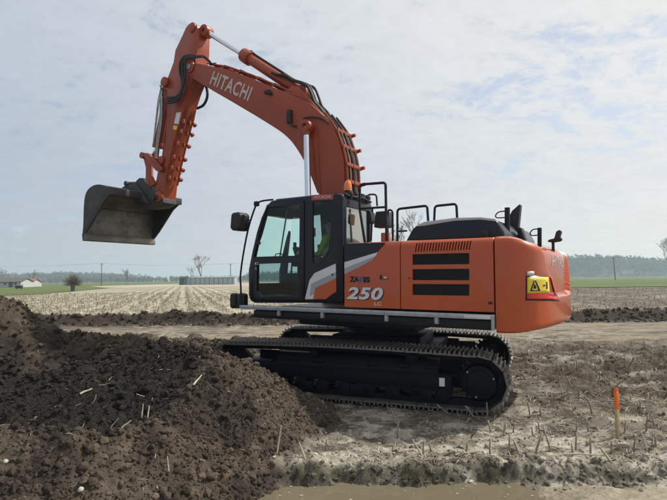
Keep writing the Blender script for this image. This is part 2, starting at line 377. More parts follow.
    lump = lump * (1 - .15 * scrape_shade) + scrape_shade * .14 * fbm((x + y * .6) * 1.6, (y * .6 - x) * 7, 75, 5, .65) + (1 - scrape_shade) * (.13 * clods(x, y, .33, 76) + .09 * clods(x, y, .16, 78) + .22 * fbm(x * 2.2, y * 2.2, 77, 6, .64)) * sstep(6.6, 8.5, y)
    z = np.where(heap > z - .3, smax(heap, z, .07), z) + hm * lump
    foot = np.exp(-((heap - z) / .12) ** 2) * (1 - hm)
    # ---- colour of the stuff itself, plus shade painted into the hollow
    def c(*v): return np.array(v)[None, :]
    sh = x.shape; X, Y = x.ravel(), y.ravel(); one = lambda a: np.broadcast_to(a, sh).ravel()[:, None]
    tan, tan2, pale = c(.165, .146, .117), c(.085, .074, .058), c(.36, .33, .275)
    n = 1.5 * fbm(x * 2.6, y * 3.4, 81, 6, .68); n2 = fbm(x * .6, y * .6, 82, 4)
    col = tan + (tan2 - tan) * one(sstep(-.05, .25, n)) + (pale - tan) * one(sstep(.02, .28, -n + .4 * n2)) * .8
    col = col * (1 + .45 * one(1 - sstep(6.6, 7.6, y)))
    moist = one(rut * sstep(-.06, .12, fbm(x * 1.2, y * 2.4, 83, 4)))
    col = col + (c(.10, .082, .06) - col) * moist * .9
    ps = one(sstep(13.2, 14.8, y + .8 * n2) * (1 - sstep(19.5, 20.5, y)))
    col = col + (c(.29, .24, .17) - col) * ps * one(np.clip(.55 + 2.6 * fbm(x * .45, y * 2.4, 84, 5, .6), 0, 1))
    dk = c(.058, .045, .035)
    col = col + (dk * 1.15 - col) * np.clip(one(bank * 1.5 * (1 - sstep(30, 45, np.abs(x)))), 0, 1)
    # field behind: stubble left, ploughed brown right
    fb = one(sstep(.1, .6, y - fy))
    rows = np.sin((x * .959 + y * .283) * 2 * math.pi / .75 / 1.0 + .0)
    fl = c(.47, .425, .325) + (c(.30, .265, .20) - c(.47, .425, .325)) * one(np.clip(.5 + 1.1 * fbm(x * .25, y * .12, 91, 4), 0, 1))
    frt = c(.12, .102, .083) + (c(.26, .23, .185) - c(.12, .102, .083)) * one(sstep(-.05, .3, fbm(x * 1.2, y * .5, 92, 5, .65)))
    side = one(sstep(-2, 14, x - .1 * y))
    col = col + (fl * (1 - side) + frt * side - col) * fb
    # ditch bank: mossy dark face, pale crest and foot
    moss = c(.052, .048, .030)
    face = np.exp(-((y - by + .06) / .075) ** 2)
    col = col + (moss - col) * one(face * .95) * one(np.clip(.72 + 3.2 * fbm(x * 7, y * 7, 16, 5, .62), 0, 1))
    col = col + (c(.42, .38, .30) - col) * one(np.exp(-((y - by - .12) / .13) ** 2) * sstep(-.08, .12, fbm(x * 6, y * 6, 17, 4, .6)) * .85)
    col = col + (c(.33, .285, .205) - col) * one(sstep(.14, .3, by - y)) * .8
    # dug soil
    soil = c(.096, .076, .058) + (c(.050, .040, .032) - c(.096, .076, .058)) * one(sstep(-.1, .15, fbm(x * 1.7, y * 1.7, 95, 5, .6)))
    soil = soil + (c(.024, .021, .019) - soil) * one(scrape_shade) * .92 + c(.04, .03, .018) * one(sstep(.12, .3, fbm(x * 6, y * 6, 96, 3)) * (1 - scrape_shade))  # hollow near-black: damp scraped soil plus the crest's shade painted into the colour
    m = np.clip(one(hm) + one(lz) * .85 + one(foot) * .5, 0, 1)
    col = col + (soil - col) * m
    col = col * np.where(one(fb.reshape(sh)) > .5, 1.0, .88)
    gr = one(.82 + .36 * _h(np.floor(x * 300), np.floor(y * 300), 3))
    return z, np.clip(col * gr, .01, .9), hm * (1 - .5 * scrape_shade)
def gz(x, y): return float(terrain(np.array([float(x)]), np.array([float(y)]))[0][0])
def axis(segs, lo, hi, g):
    a = []
    for a0, a1, st in segs: a += list(np.arange(a0, a1 - 1e-6, st))
    a.append(segs[-1][1]); st = segs[-1][2]
    while a[-1] < hi: st *= g; a.append(a[-1] + st)
    st = segs[0][2]; b = [a[0]]
    while b[-1] > lo: st *= g; b.append(b[-1] - st)
    return np.array(b[::-1][:-1] + a)
gx = axis([(-7.5, -4.2, .05), (-4.2, 2.6, .02), (2.6, 7.5, .035)], -3500, 3500, 1.07)
gy = axis([(3.5, 7.3, .02), (7.3, 12, .04), (12, 26, .09)], -2500, 3500, 1.06)
GX, GY = np.meshgrid(gx, gy)
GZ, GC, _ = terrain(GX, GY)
GZ = GZ.reshape(GX.shape)
nx_, ny_ = len(gx), len(gy); ii = np.arange(nx_ * ny_).reshape(ny_, nx_)
FQ = np.stack([ii[:-1, :-1], ii[:-1, 1:], ii[1:, 1:], ii[1:, :-1]], -1).reshape(-1, 4)
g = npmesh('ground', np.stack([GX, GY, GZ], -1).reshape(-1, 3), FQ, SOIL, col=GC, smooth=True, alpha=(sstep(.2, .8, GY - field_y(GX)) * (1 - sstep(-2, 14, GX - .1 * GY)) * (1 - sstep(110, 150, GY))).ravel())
tag(g, 'bare dug-over earth and stubble field reaching to the horizon', 'ground', kind='structure')

def flat(name, pts, z, m, label, cat):
    me = bpy.data.meshes.new(name); me.from_pydata([(p[0], p[1], z) for p in pts], [], [tuple(range(len(pts)))]); me.update()
    return tag(link(name, me, m), label, cat, kind='structure')
WATER = mat('muddy_water', (.155, .13, .085), .03, var=.08, vscale=1.5, bump=.05, bscale=9, spec=.5)
flat('ditch_water', [(-2.2, 3.0), (2.6, 3.0), (2.6, 5.2), (-2.2, 5.2)], -.125, WATER, 'brown muddy water standing in the ditch at the bottom edge', 'water')
GRASS = mat('far_grass', (.105, .135, .045), .95, var=.3, vscale=.06, bump=.4, bscale=4, spec=.1)
PALEG = mat('far_pale_grass', (.20, .205, .105), .95, var=.25, vscale=.05, spec=.1)
flat('grass_field', [(20, 66), (1500, 78), (1500, 3300), (-40, 3300), (-30, 330), (-6, 190)], .42, GRASS, 'green field beyond the brown ploughed land on the right', 'field')
flat('meadow', [(-37, 50), (-36, 62), (-49, 110), (-80, 165), (-80, 3300), (-1800, 3300), (-1800, 40)], .42, GRASS, 'green meadow with the low shed at the left edge', 'field')
flat('far_meadow', [(-80, 200), (-30, 330), (-40, 3300), (-80, 3300)], .425, PALEG, 'pale far meadow strip beyond the stubble field', 'field')

# ------------------------------------------------------------------ excavator frame of reference
ROOT = empty('excavator', (.87, 8.9, 0.0), (0, R(-.6), R(148)))
bpy.context.view_layer.update()
tag(ROOT, 'orange tracked excavator with raised boom standing in the field', 'excavator')
RM = ROOT.matrix_world.to_3x3(); RO = ROOT.location
def lray(px, py):
    d = CAMROT @ Vector(((px - 333.5) / FPX, -(py - 250) / FPX, -1)); return RM.transposed() @ (Vector((0, 0, CAM_H)) - RO), RM.transposed() @ d
def U(px, py, Y):                # photo pixel -> (x,z) on the machine's own vertical plane y = Y
    o, d = lray(px, py); t = (Y - o.y) / d.y; q = o + d * t; return (q.x, q.z)
def UP(pts, Y): return [U(a, b, Y) for a, b in pts]
def U3(px, py, Y): x, z = U(px, py, Y); return Vector((x, Y, z))
def part(mb, name, m, parent=None, **k): return mb.build(name, m, ROOT if parent is None else parent, **k)
def plate(name, px, Y0, Y1, m, parent=None, bevel=0., ref=None, **k):
    return part(MB().prism(UP(px, Y1 if ref is None else ref), Y0, Y1), name, m, parent, bevel=bevel, **k)
def text_plane(name, s, p0, p1, h, Y, m, parent, offset=.01, shear=0., spacing=1., up=None):
    V, F = text2d(s, offset, shear, spacing); a = Vector(p0); b = Vector(p1); d = b - a
    n = Vector((-d.z, 0, d.x)) if False else None
    u = Vector((d.z, 0, -d.x)).normalized() if up is None else up
    if u.z < 0: u = -u
    vs = [a + d * float(x) + u * float(y) * h for x, y in V]
    for v in vs: v.y = Y
    me = bpy.data.meshes.new(name); me.from_pydata([tuple(v) for v in vs], [], F); me.update(); return link(name, me, m, parent)

# ---- upper frame
TW = 1.42
deck = part(MB().box((-.22, 0, 1.27), (4.0, 2.72, .17)).box((.2, 0, 1.12), (2.2, 1.5, .14)), 'upper_frame', BLACK, bevel=.015)
part(MB().cyl((0, 0, .98), (0, 0, 1.2), .68, n=40).cyl((0, 0, .9), (0, 0, .985), .60, n=40), 'swing_bearing', UNDER)
# left step rail
xr0, xr1 = 2.03, -2.27
rail = part(MB().prism_x([(1.40, 1.335), (1.485, 1.335), (1.49, 1.345), (1.49, 1.385), (1.48, 1.395), (1.40, 1.395)], xr1, xr0), 'step_rail', RAIL)
part(MB().box((-2.255, 1.45, 1.30), (.035, .07, .20)), 'rail_end_plate', RAIL, rail, bevel=.005)
part(MB().box((-2.06, 1.492, 1.365), (.34, .012, .05)), 'rail_tread_plate', SILVER, rail, bevel=.003)
for x in (1.2, .35, -.75, -1.5): part(MB().box((x, 1.44, 1.30), (.05, .06, .11)), 'rail_bracket', RAIL, rail, bevel=.005)
part(MB().box((-.22, 1.385, 1.255), (4.0, .05, .12)), 'side_sill', BLACK, deck, bevel=.01)
for a, b in ((2.2, 2.03), (2.36, 2.22)):
    part(MB().box(((a + b) / 2, 1.32, 1.46), (a - b, .16, .27)), 'front_lamp_guard', RUBBER, bevel=.05, seg=4)
part(MB().box((2.0, 1.25, 1.36), (.6, .25, .05)), 'front_lamp_bracket', BLACK, bevel=.01)

# ---- side panels (orange doors with louvres)
def side_panel(name, x0, x1, zb, zt, m, yo=TW, rr=.10, yin=.15, n=6):
    pr = [(yo, zb), (yo, zt - rr)] + [(yo - rr + rr * math.cos(a), zt - rr + rr * math.sin(a)) for a in [math.pi / 2 * k / n for k in range(1, n + 1)]] + [(yin, zt), (yin, zb)]
    return part(MB().prism_x(pr, x0, x1), name, m, bevel=.006, seg=1)
zb, zt = 1.425, 2.40
xs0 = U(344.2, 280, TW)[0]; xs1 = U(400.2, 280, TW)[0]; xs2 = U(494.2, 280, TW)[0]
p1 = side_panel('side_door', xs1 + .006, xs0, zb, zt, ORANGE)
p2 = side_panel('engine_door', xs2 + .006, xs1 - .006, zb, zt, ORANGE)
cut = []
def cutter(px, Y0=TW - .07, Y1=TW + .2):
    o = MB().prism(UP(px, TW), Y0, Y1).build('cut', None); return o
rects = [(412.4, 254.2, 469.3, 264.8, -1.0), (412.4, 269.2, 469.3, 280.2, .2), (412.4, 284, 469.3, 295, 1.2)]
allc = MB()
for a, b, c_, d_, sk in rects:
    P = UP([(a, b), (c_, b + sk * .6 - .6), (c_, d_ + sk * .6), (a, d_)], TW); allc.prism(P, TW - .05, TW + .2)
for k in range(20):
    px = 415.2 + k * 2.83; top = 241.6 - .075 * (px - 415) * .6
    allc.prism(UP([(px + .9, top + 1.6), (px + 2.2, top + 1.6), (px + .9, top + 10.4), (px - .4, top + 10.4)], TW), TW - .14, TW + .2)
boolean(p2, [allc.build('cut', None)])
part(MB().box(((U(412, 270, TW)[0] + U(469.5, 270, TW)[0]) / 2, TW - .16, 2.0), (1.2, .01, .75)), 'louvre_backing', GRILL, p2)
for a, b, c_, d_, sk in rects:
    P = UP([(a, b), (c_, b + sk * .6 - .6), (c_, d_ + sk * .6), (a, d_)], TW)
    x0, x1 = P[0][0], P[1][0]; z0, z1 = P[3][1], P[0][1]
    part(MB().box(((x0 + x1) / 2, TW - .046, (z0 + z1) / 2), (abs(x0 - x1) - .004, .006, z1 - z0 - .004)), 'grille_backing', GRILL, p2)
    gm = MB()
    for q in range(9): gm.box(((x0 + x1) / 2, TW - .03, z0 + (z1 - z0) * (q + .5) / 9), (abs(x0 - x1), .012, .006))
    for q in range(46): gm.box((x0 + (x1 - x0) * (q + .5) / 46, TW - .034, (z0 + z1) / 2), (.004, .006, z1 - z0))
    gm.box(((x0 + x1) / 2, TW - .027, (z0 + z1) / 2), (.012, .012, z1 - z0))
    go = part(gm, 'vent_grille', GRILL, p2)
part(MB().box((*[U(409.5, 278, TW)[0]], TW + .006, U(409.5, 278, TW)[1]), (.02, .012, .02)), 'door_lock', BLACK, p2, bevel=.003)
part(MB().box((U(490.5, 303, TW)[0], TW + .008, U(490.5, 303, TW)[1]), (.05, .016, .03)), 'door_catch', RUBBER, p2, bevel=.004)
lat = part(MB().box((U(384, 277, TW)[0], TW + .004, U(384, 277, TW)[1]), (.15, .008, .075)), 'door_latch', ORANGE, p1, bevel=.003)
part(MB().box((U(381.3, 277, TW)[0], TW + .010, U(381.3, 277, TW)[1]), (.03, .014, .06)), 'latch_pull', BLACK, p1, bevel=.003)
part(MB().box((U(385.5, 277.6, TW)[0], TW + .010, U(385.5, 277.6, TW)[1]), (.04, .012, .025)), 'latch_key', SILVER, p1, bevel=.003)
# decals on the side door
e = TW + .003
plate('black_band', [(344.4, 243.5), (385, 242.6), (377.7, 252.2), (344.4, 262.2)], TW - .01, TW + .004, NAVY, p1)
plate('silver_band', [(344.4, 262.2), (377.7, 252.2), (375.6, 256), (344.4, 268.4)], TW - .01, TW + .004, SILVER, p1)
plate('grey_band', [(344.4, 268.4), (375.6, 256), (372.6, 259.6), (362, 265.8), (344.4, 274.2)], TW - .01, TW + .004, GREYD, p1)
text_plane('model_lettering', 'ZA', U3(349.6, 282.0, TW), U3(359.2, 282.3, TW), .085, TW + .004, BLACK, p1, .055)
text_plane('model_lettering', 'X', U3(357.8, 282.2, TW), U3(363.2, 282.5, TW), .09, TW + .005, BLUE, p1, .06)
text_plane('model_lettering', 'IS', U3(363.6, 282.5, TW), U3(370.2, 282.6, TW), .085, TW + .004, BLACK, p1, .055)
text_plane('number_shadow', '250', U3(347.3, 300.0, TW), U3(384.2, 301.2, TW), .195, TW + .004, NAVY, p1, .055, .22, 1.08)
text_plane('number_lettering', '250', U3(346.7, 299.2, TW), U3(383.3, 300.4, TW), .185, TW + .007, SILVER, p1, .035, .22, 1.08)
text_plane('suffix_lettering', 'LC', U3(374.5, 305.4, TW), U3(381.5, 305.7, TW), .05, TW + .004, SILVER, p1, .01)

# ---- rear deck, engine hood
hp = [(404, 242), (412.4, 227.5), (421, 223), (454, 218), (480, 217.8), (496.5, 219.6), (503.6, 231.6), (505, 238)]
H2 = UP(hp, 1.12); H2[0] = (H2[0][0], 2.385); H2[-1] = (H2[-1][0], 2.385)
hood = part(MB().prism(H2, -1.05, 1.12), 'engine_hood', NAVY, bevel=.05, seg=4)
plate('hood_trim', [(414.6, 226.6), (424, 221.8), (454, 217.8), (480, 217.2), (495, 218.8), (496.4, 221.4), (480, 219.6), (454, 220.8), (425, 225.6)], 1.05, 1.125, mat('hood_grey', (.42, .43, .46), .3, var=.08, coat=.3), hood, bevel=.004)
part(MB().box((-1.15, -.62, 1.9), (2.18, 1.52, .98)), 'right_side_housing', ORANGE, bevel=.04)
part(MB().box((.85, -.98, 1.78), (1.7, .84, .83)), 'tank_housing', ORANGE, bevel=.04)
part(MB().box((-.1, -.1, 2.3), (.5, .5, .12)), 'centre_cover', BLACK, bevel=.02)

# ---- counterweight
half = [(-2.285, 1.425), (-2.42, 1.425), (-2.55, 1.41), (-2.67, 1.355), (-2.765, 1.25), (-2.83, 1.10), (-2.885, .85), (-2.925, .5), (-2.945, 0)]
hv = catmull([Vector((a, b, 0)) for a, b in half], 8)
plan = hv + [Vector((p.x, -p.y, 0)) for p in hv[-2::-1]]
np_ = len(plan); zs = [1.165 + (2.405 - 1.165) * k / 44 for k in range(45)]
nor = []
for i in range(np_):
    t = (plan[min(i + 1, np_ - 1)] - plan[max(i - 1, 0)]).normalized(); nn = Vector((t.y, -t.x, 0))
    if nn.dot(plan[i] - Vector((-1.5, 0, 0))) < 0: nn = -nn
    nor.append(nn)
cv, cf = [], []
def ss(a, b, x): t = min(max((x - a) / (b - a), 0), 1); return t * t * (3 - 2 * t)
for k, z in enumerate(zs):
    f = k / 44
    for i in range(np_):
        rear = ss(-2.4, -2.95, plan[i].x)
        zbot = 1.165 + .05 * rear; ztop = 2.405 - .11 * rear
        zz_ = zbot + (ztop - zbot) * f
        ins = 0.
        rt, rb_ = .09 + .05 * rear, .03 + .05 * rear
        if zz_ > ztop - rt: q = (zz_ - ztop + rt) / rt; ins += rt * (1 - math.sqrt(max(1 - q * q, 0)))
        if zz_ < zbot + rb_: q = (zbot + rb_ - zz_) / rb_; ins += rb_ * (1 - math.sqrt(max(1 - q * q, 0)))
        # raised corners, recessed rear face
        ay = abs(plan[i].y); edge = 1.18 - max(0, 2.30 - zz_) * .62
        rec = ss(edge + .012, edge - .03, ay) * ss(1.60, 1.66, zz_)
        ins += .085 * rec * (0 if plan[i].x > -2.6 else 1)
        p = plan[i] - nor[i] * ins; cv.append((p.x, p.y, zz_))
for k in range(44):
    for i in range(np_ - 1): cf.append((k * np_ + i, k * np_ + i + 1, (k + 1) * np_ + i + 1, (k + 1) * np_ + i))
cf += [tuple(range(np_)), tuple(range(44 * np_, 45 * np_))[::-1]] + [(0 + k * np_, (k + 1) * np_, (k + 2) * np_ - 1, (k + 1) * np_ - 1) for k in range(44)]
cw = part(MB().add(cv, cf), 'counterweight', ORANGE, angle=24)
CW = BVHTree.FromPolygons([Vector(v) for v in cv], cf)
def onto(px, py, off):
    o, d = lray(px, py); loc, n, i, dist = CW.ray_cast(o, d.normalized())
    if loc is None: x, z = U(px, py, 1.3); return Vector((x, 1.3, z))
    if n.dot(d) > 0: n = -n
    return loc + n * off
def decal(name, quad, m, off, nx=6, ny=5, parent=cw):
    q = [Vector((*p, 0)) for p in quad]; vs = []; fs = []
    for j in range(ny + 1):
        for i in range(nx + 1):
            a, b = i / nx, j / ny; p = (q[0] * (1 - a) + q[1] * a) * (1 - b) + (q[3] * (1 - a) + q[2] * a) * b; vs.append(onto(p.x, p.y, off))
    for j in range(ny):
        for i in range(nx): fs.append((j * (nx + 1) + i, j * (nx + 1) + i + 1, (j + 1) * (nx + 1) + i + 1, (j + 1) * (nx + 1) + i))
    me = bpy.data.meshes.new(name); me.from_pydata([tuple(v) for v in vs], [], fs); me.update()
    for p in me.polygons: p.use_smooth = True
    o = link(name, me, m, parent); md = o.modifiers.new('thick', 'SOLIDIFY'); md.thickness = .002; md.offset = 0; return o
decal('warning_sign_frame', [(525.6, 276), (550.6, 276), (559.2, 301), (525.6, 300.4)], NAVY, .004)
decal('warning_sign_reflector', [(526.8, 292.5), (553.4, 292.5), (557.6, 299.6), (526.8, 299)], RED, .008)
decal('warning_sign_reflector', [(549.8, 276.8), (550.8, 276.8), (556.8, 298), (554, 294)], RED, .014, 2, 6)
decal('warning_sign', [(527.0, 277.2), (547.6, 277.0), (549.0, 293.0), (527.0, 293.2)], YELLOW, .010)
for q in ([(529.6, 290.8), (530.9, 290.8), (534.6, 279.8), (533.6, 279.2)], [(533.6, 279.2), (534.6, 278.9), (539.4, 290.4), (538.0, 290.8)], [(529.6, 291.2), (539.2, 291.0), (538.6, 289.9), (530.4, 290.1)],
          [(533.6, 284), (535.0, 284), (535.4, 288.6), (532.8, 288.6)], [(542.0, 284.8), (544.6, 284.6), (544.6, 285.8), (542.0, 286)], [(545.4, 281.6), (546.4, 281.4), (546.6, 288.8), (545.5, 288.9)]):
    decal('warning_symbol', q, NAVY, .014, 2, 2)
decal('marker_lamp', [(526.6, 271.6), (533.4, 271.4), (533.6, 275.2), (526.6, 275.4)], SILVER, .016, 3, 2)
V_, F_ = text2d('HITACHI', .01, 0., 1.1)
tv = []
for x, y in V_:
    yy = .56 - 1.12 * x; zz_ = 2.02 + .16 * y
    loc, n, i, dist = CW.ray_cast(Vector((-4, yy, zz_)), Vector((1, 0, 0))); tv.append((loc.x - .004, yy, zz_))
me = bpy.data.meshes.new('rear_lettering'); me.from_pydata(tv, [], F_); me.update(); link('rear_lettering', me, WHITED, cw)

# ---- posts, exhaust, rails, cameras on the top
def tubes(name, pts, Y, r, m=BLACK, parent=None, smooth=0): return part(MB().tube([U3(a, b, Y) for a, b in pts], r, 8, smooth), name, m, parent)
def hand_rail(px, Y, r=.019):
    P = []
    for i, (a, b) in enumerate(px):            # rounded corners
        if 0 < i < len(px) - 1:
            p, q, s_ = Vector((*px[i - 1], 0)), Vector((a, b, 0)), Vector((*px[i + 1], 0))
            l0, l1 = (p - q).length, (s_ - q).length; k = 3.2
            A, B = q + (p - q) * min(k / l0, .45), q + (s_ - q) * min(k / l1, .45)
            for t in (0, .25, .5, .75, 1): w = A * (1 - t) ** 2 + q * 2 * t * (1 - t) + B * t * t; P.append((w.x, w.y))
        else: P.append((a, b))
    return tubes('handrail', P, Y, r)
h1 = hand_rail([(365.0, 243), (359.8, 210), (359.8, 184.5), (385.6, 182.5), (386.6, 241)], 1.12, .021)
tubes('handrail_crossbar', [(360, 208.6), (386, 207)], 1.12, .018, BLACK, h1)
hand_rail([(387.6, 241), (388, 209.5), (392.6, 210.5), (392.8, 241)], .95, .016)
h2 = hand_rail([(397.4, 242), (397.4, 209), (427.2, 205.6), (428.2, 221)], 1.05, .019)
tubes('handrail_crossbar', [(397.4, 231.3), (407, 230.8)], 1.05, .014, BLACK, h2)
hand_rail([(434.2, 221), (434.8, 206), (456.4, 203.8), (457.2, 219)], .8, .019)
hand_rail([(366.5, 200), (367.5, 194.6), (376.4, 194.2), (377.2, 206)], .1, .016)
part(MB().prism(UP([(375.2, 211.5), (386, 210.6), (388.6, 226.8), (373.4, 227.6)], 1.0), .78, 1.0), 'rear_lamp_box', RUBBER, bevel=.02)
part(MB().box((U(383, 235, 1.0)[0], .9, 2.44), (.12, .12, .26)), 'lamp_box_post', ORANGE, bevel=.012)
part(MB().cyl(U3(372.5, 207, .8), U3(371, 241, .8), .016), 'mirror_post', BLACK)
part(MB().prism(UP([(369.6, 213), (372.6, 212), (373.4, 222), (370.6, 224.5)], .8), .7, .86), 'small_mirror', RUBBER, bevel=.02)
po = part(MB().cyl(U3(507.3, 207.6, .7), U3(507.3, 240, .7), .037, n=16), 'mirror_stand', BLACK)
tubes('stand_loop', [(506, 211), (499, 212), (495.5, 215.6), (497.5, 217.8), (506, 217.4)], .7, .009, BLACK, po, 5)
part(MB().prism(UP([(509.6, 240), (509.6, 215), (512, 210.6), (519.6, 203.8), (520.2, 205), (518.2, 226), (518.2, 240)], .1), -.04, .1), 'exhaust_pipe', GRILL, bevel=.02)
part(MB().prism(UP([(517, 240), (517.4, 228), (521, 227), (525, 240)], .35), .15, .35), 'exhaust_cover', BLACK, bevel=.02)
c1 = part(MB().prism(UP([(481, 231), (485.5, 229.8), (488.4, 232.4), (488.4, 237.4), (484, 238.2), (483.4, 234)], 1.2), 1.1, 1.2), 'side_camera', RUBBER, bevel=.012)
po = part(MB().cyl(U3(539.6, 227.8, .2), U3(539.6, 250, .2), .03, n=14), 'mirror_stand', BLACK)
tubes('stand_loop', [(538.5, 229), (533, 229.6), (530.2, 233), (532, 235.4), (538.5, 235)], .2, .009, BLACK, po, 5)
part(MB().prism(UP([(547, 241.6), (549, 239.4), (554, 238.4), (556, 231.4), (559.4, 229.6), (561.2, 231), (559.6, 236.4), (561.6, 239), (560, 241), (552, 242.4)], .35), .22, .35).cyl(U3(553, 240, .29), U3(553, 240, .29) - Vector((0, 0, .2)), .02), 'rear_camera', RUBBER, bevel=.012)

# ------------------------------------------------------------------ cab
CY0, CY1 = .47, 1.415
prof = UP([(254, 303), (249.5, 300), (248.2, 295), (248, 270), (252, 250), (256, 233), (261, 217), (265.5, 207), (270.5, 200.8), (280, 198.6), (301.6, 196.2), (337.6, 193.2), (342.4, 194.4), (343.5, 200), (343.5, 303)], CY1)
cab = part(MB().prism(prof, CY0, CY1), 'cab', NAVY, bevel=.03, seg=3)
cx = sum(p[0] for p in prof) / len(prof); cz = sum(p[1] for p in prof) / len(prof)
inner = [(p[0] + (.07 if p[0] < cx else -.06), p[1] + (.06 if p[1] < cz else -.075)) for p in prof]
W1 = [(268.2, 207.2), (301, 205), (300.4, 256), (254.6, 257.4), (260, 233), (264.6, 216)]
W2 = [(257.6, 263.4), (299.6, 262), (299.6, 296.4), (262, 297.4), (257, 291)]
W3 = [(312.2, 201.8), (331.8, 200.6), (331.8, 246.8), (318.2, 266.2), (312.2, 262)]
cuts = [MB().prism(inner, CY0 + .06, CY1 - .05).build('cut', None)]
cuts.append(MB().prism(UP(W1, CY1), CY1 - .2, CY1 + .2).prism(UP(W2, CY1), CY1 - .2, CY1 + .2).prism(UP(W3, CY1), CY1 - .2, CY1 + .2).build('cut', None))
RW = [(1.66, 2.95), (1.0, 3.0), (.92, 1.95), (1.80, 1.95)]; RW2 = [(.80, 3.0), (.16, 3.0), (.16, 2.15), (.80, 2.05)]
cuts.append(MB().prism(RW, CY0 - .2, CY0 + .2).prism(RW2, CY0 - .2, CY0 + .2).build('cut', None))
cuts.append(MB().box((.0, (CY0 + CY1) / 2, 2.56), (.5, CY1 - CY0 - .18, .84)).box((1.75, (CY0 + CY1) / 2, 2.35), (.6, CY1 - CY0 - .16, 1.16)).build('cut', None))
boolean(cab, cuts)
# door with its own edges
D0 = UP([(252.5, 301.5), (250.2, 296), (250.2, 270), (254, 250.4), (258, 233.4), (263, 217.6), (267.4, 205), (272, 202.6), (304.4, 200.6), (304.8, 301)], CY1)
door = part(MB().prism(D0, CY1 - .004, CY1 + .022), 'cab_door', NAVY, cab, bevel=.008)
boolean(door, [MB().prism(UP(W1, CY1), CY1 - .2, CY1 + .2).prism(UP(W2, CY1), CY1 - .2, CY1 + .2).build('cut', None)])
def pane(px, Y, m=GLASS, parent=cab): return part(MB().prism(UP(px, CY1), Y - .005, Y), 'window_pane', m, parent)
pane(W1, CY1 + .004, GLASS, cab); pane(W2, CY1 + .004, GLASSD, cab); pane(W3, CY1 - .012, GLASSD, cab)
part(MB().prism(RW, CY0 + .02, CY0 + .025), 'window_pane', GLASS, cab); part(MB().prism(RW2, CY0 + .02, CY0 + .025), 'window_pane', GLASS, cab)
xb = prof[-1][0]
part(MB().box((xb + .03, (CY0 + CY1) / 2, 2.56), (.006, CY1 - CY0 - .19, .83)), 'window_pane', GLASSR, cab)
part(MB().prism([(1.86, 1.78), (1.852, 1.78), (1.70, 2.92), (1.708, 2.92)], CY0 + .09, CY1 - .09), 'windscreen', GLASS, cab)
# window gaskets
def gasket(px, Y, r=.011): part(MB().tube([Vector((a, Y, b)) for a, b in UP(px + px[:1], CY1)], r, 6), 'window_seal', RUBBER, cab)
gasket(W1, CY1 + .020); gasket(W2, CY1 + .020); gasket(W3, CY1)
part(MB().tube([U3(287.4, 209, CY1 - .02), U3(280, 256, CY1 - .02)], .012, 6), 'sliding_window_bar', RUBBER, cab)
part(MB().tube([U3(275, 256, CY1 + .03), U3(276.2, 254, CY1 + .05), U3(281, 253.4, CY1 + .05), U3(282.4, 255.6, CY1 + .03)], .009, 6), 'door_handle', RUBBER, cab)
part(MB().cyl(U3(258.8, 243, CY1 + .02), U3(258.8, 243, CY1 + .05), .035), 'window_latch', RUBBER, cab)
part(MB().cyl(U3(331.0, 258.0, CY1), U3(331.0, 258.0, CY1 + .012), .06, n=20), 'filler_cap', RUBBER, cab)
plate('cab_label', [(311.6, 195.0), (333, 193.8), (333, 199.2), (311.6, 200.2)], CY1 - .01, CY1 + .006, CABRED, cab)
text_plane('cab_lettering', 'HITACHI', U3(314.6, 198.8, CY1), U3(330.6, 198.0, CY1), .045, CY1 + .009, WHITED, cab, .015)
plate('silver_panel', [(304.9, 299.2), (309.6, 280), (314.4, 273.2), (335.6, 263.6), (336, 278.2), (315.4, 288), (313, 299.2)], CY1 - .01, CY1 + .008, SILVER, cab)
plate('grey_panel', [(311.0, 284), (335.8, 272), (336, 278.2), (315.4, 288), (313.8, 294), (309.6, 296)], CY1, CY1 + .011, GREYD, cab)
plate('orange_panel', [(313.0, 299.2), (315.4, 288), (336, 278.2), (336.2, 291.4), (325.4, 299.2)], CY1 - .01, CY1 + .012, ORANGE, cab)
part(MB().cyl(U3(332.6, 274.6, CY1), U3(332.6, 274.6, CY1 + .016), .018), 'door_lock', BLACK, cab)
plate('cab_rear_pillar', [(337.2, 201), (342.8, 200.6), (342.8, 302), (337.2, 301.6)], CY1 - .01, CY1 + .018, BLACK, cab, bevel=.006)
for a, b in ((254.8, 262.4), (257, 262.2), (255.4, 267.4)): plate('safety_sticker', [(a, b), (a + 1.5, b), (a + 1.5, b + 2.4), (a, b + 2.4)], CY1 + .02, CY1 + .026, WHITED, cab)
# roof
part(MB().box((.78, .94, 3.185), (1.25, .72, .05)), 'roof_hatch', BLACK, cab, bevel=.02)
for y in (.62, .80, 1.0, 1.2): part(MB().box((.02, y, 3.19), (.10, .09, .10)).cyl((-.04, y, 3.19), (-.05, y, 3.19), .04), 'work_lamp', RUBBER, cab, bevel=.01)
part(MB().tube([(.0, .5, 3.15), (-.05, .6, 3.13), (-.05, .9, 3.16), (-.04, 1.2, 3.14), (.0, 1.36, 3.17)], .018, 6, 5), 'roof_cable', RUBBER, cab)
bx_, bz_ = U(347.8, 192.5, 1.2)
bk = part(MB().cyl((bx_, 1.2, bz_ - .10), (bx_, 1.2, bz_ + .03), .05, n=20), 'beacon_base', BLACK)
bm_ = MB(); prev = None
bc = [(0.0, .058), (.05, .062), (.11, .056), (.15, .04), (.17, .0015)]
for (z0, r0), (z1, r1) in zip(bc[:-1], bc[1:]): bm_.cyl((bx_, 1.2, bz_ + .03 + z0), (bx_, 1.2, bz_ + .03 + z1), r0, r1, n=20)
part(bm_, 'beacon_lens', AMBER, bk)
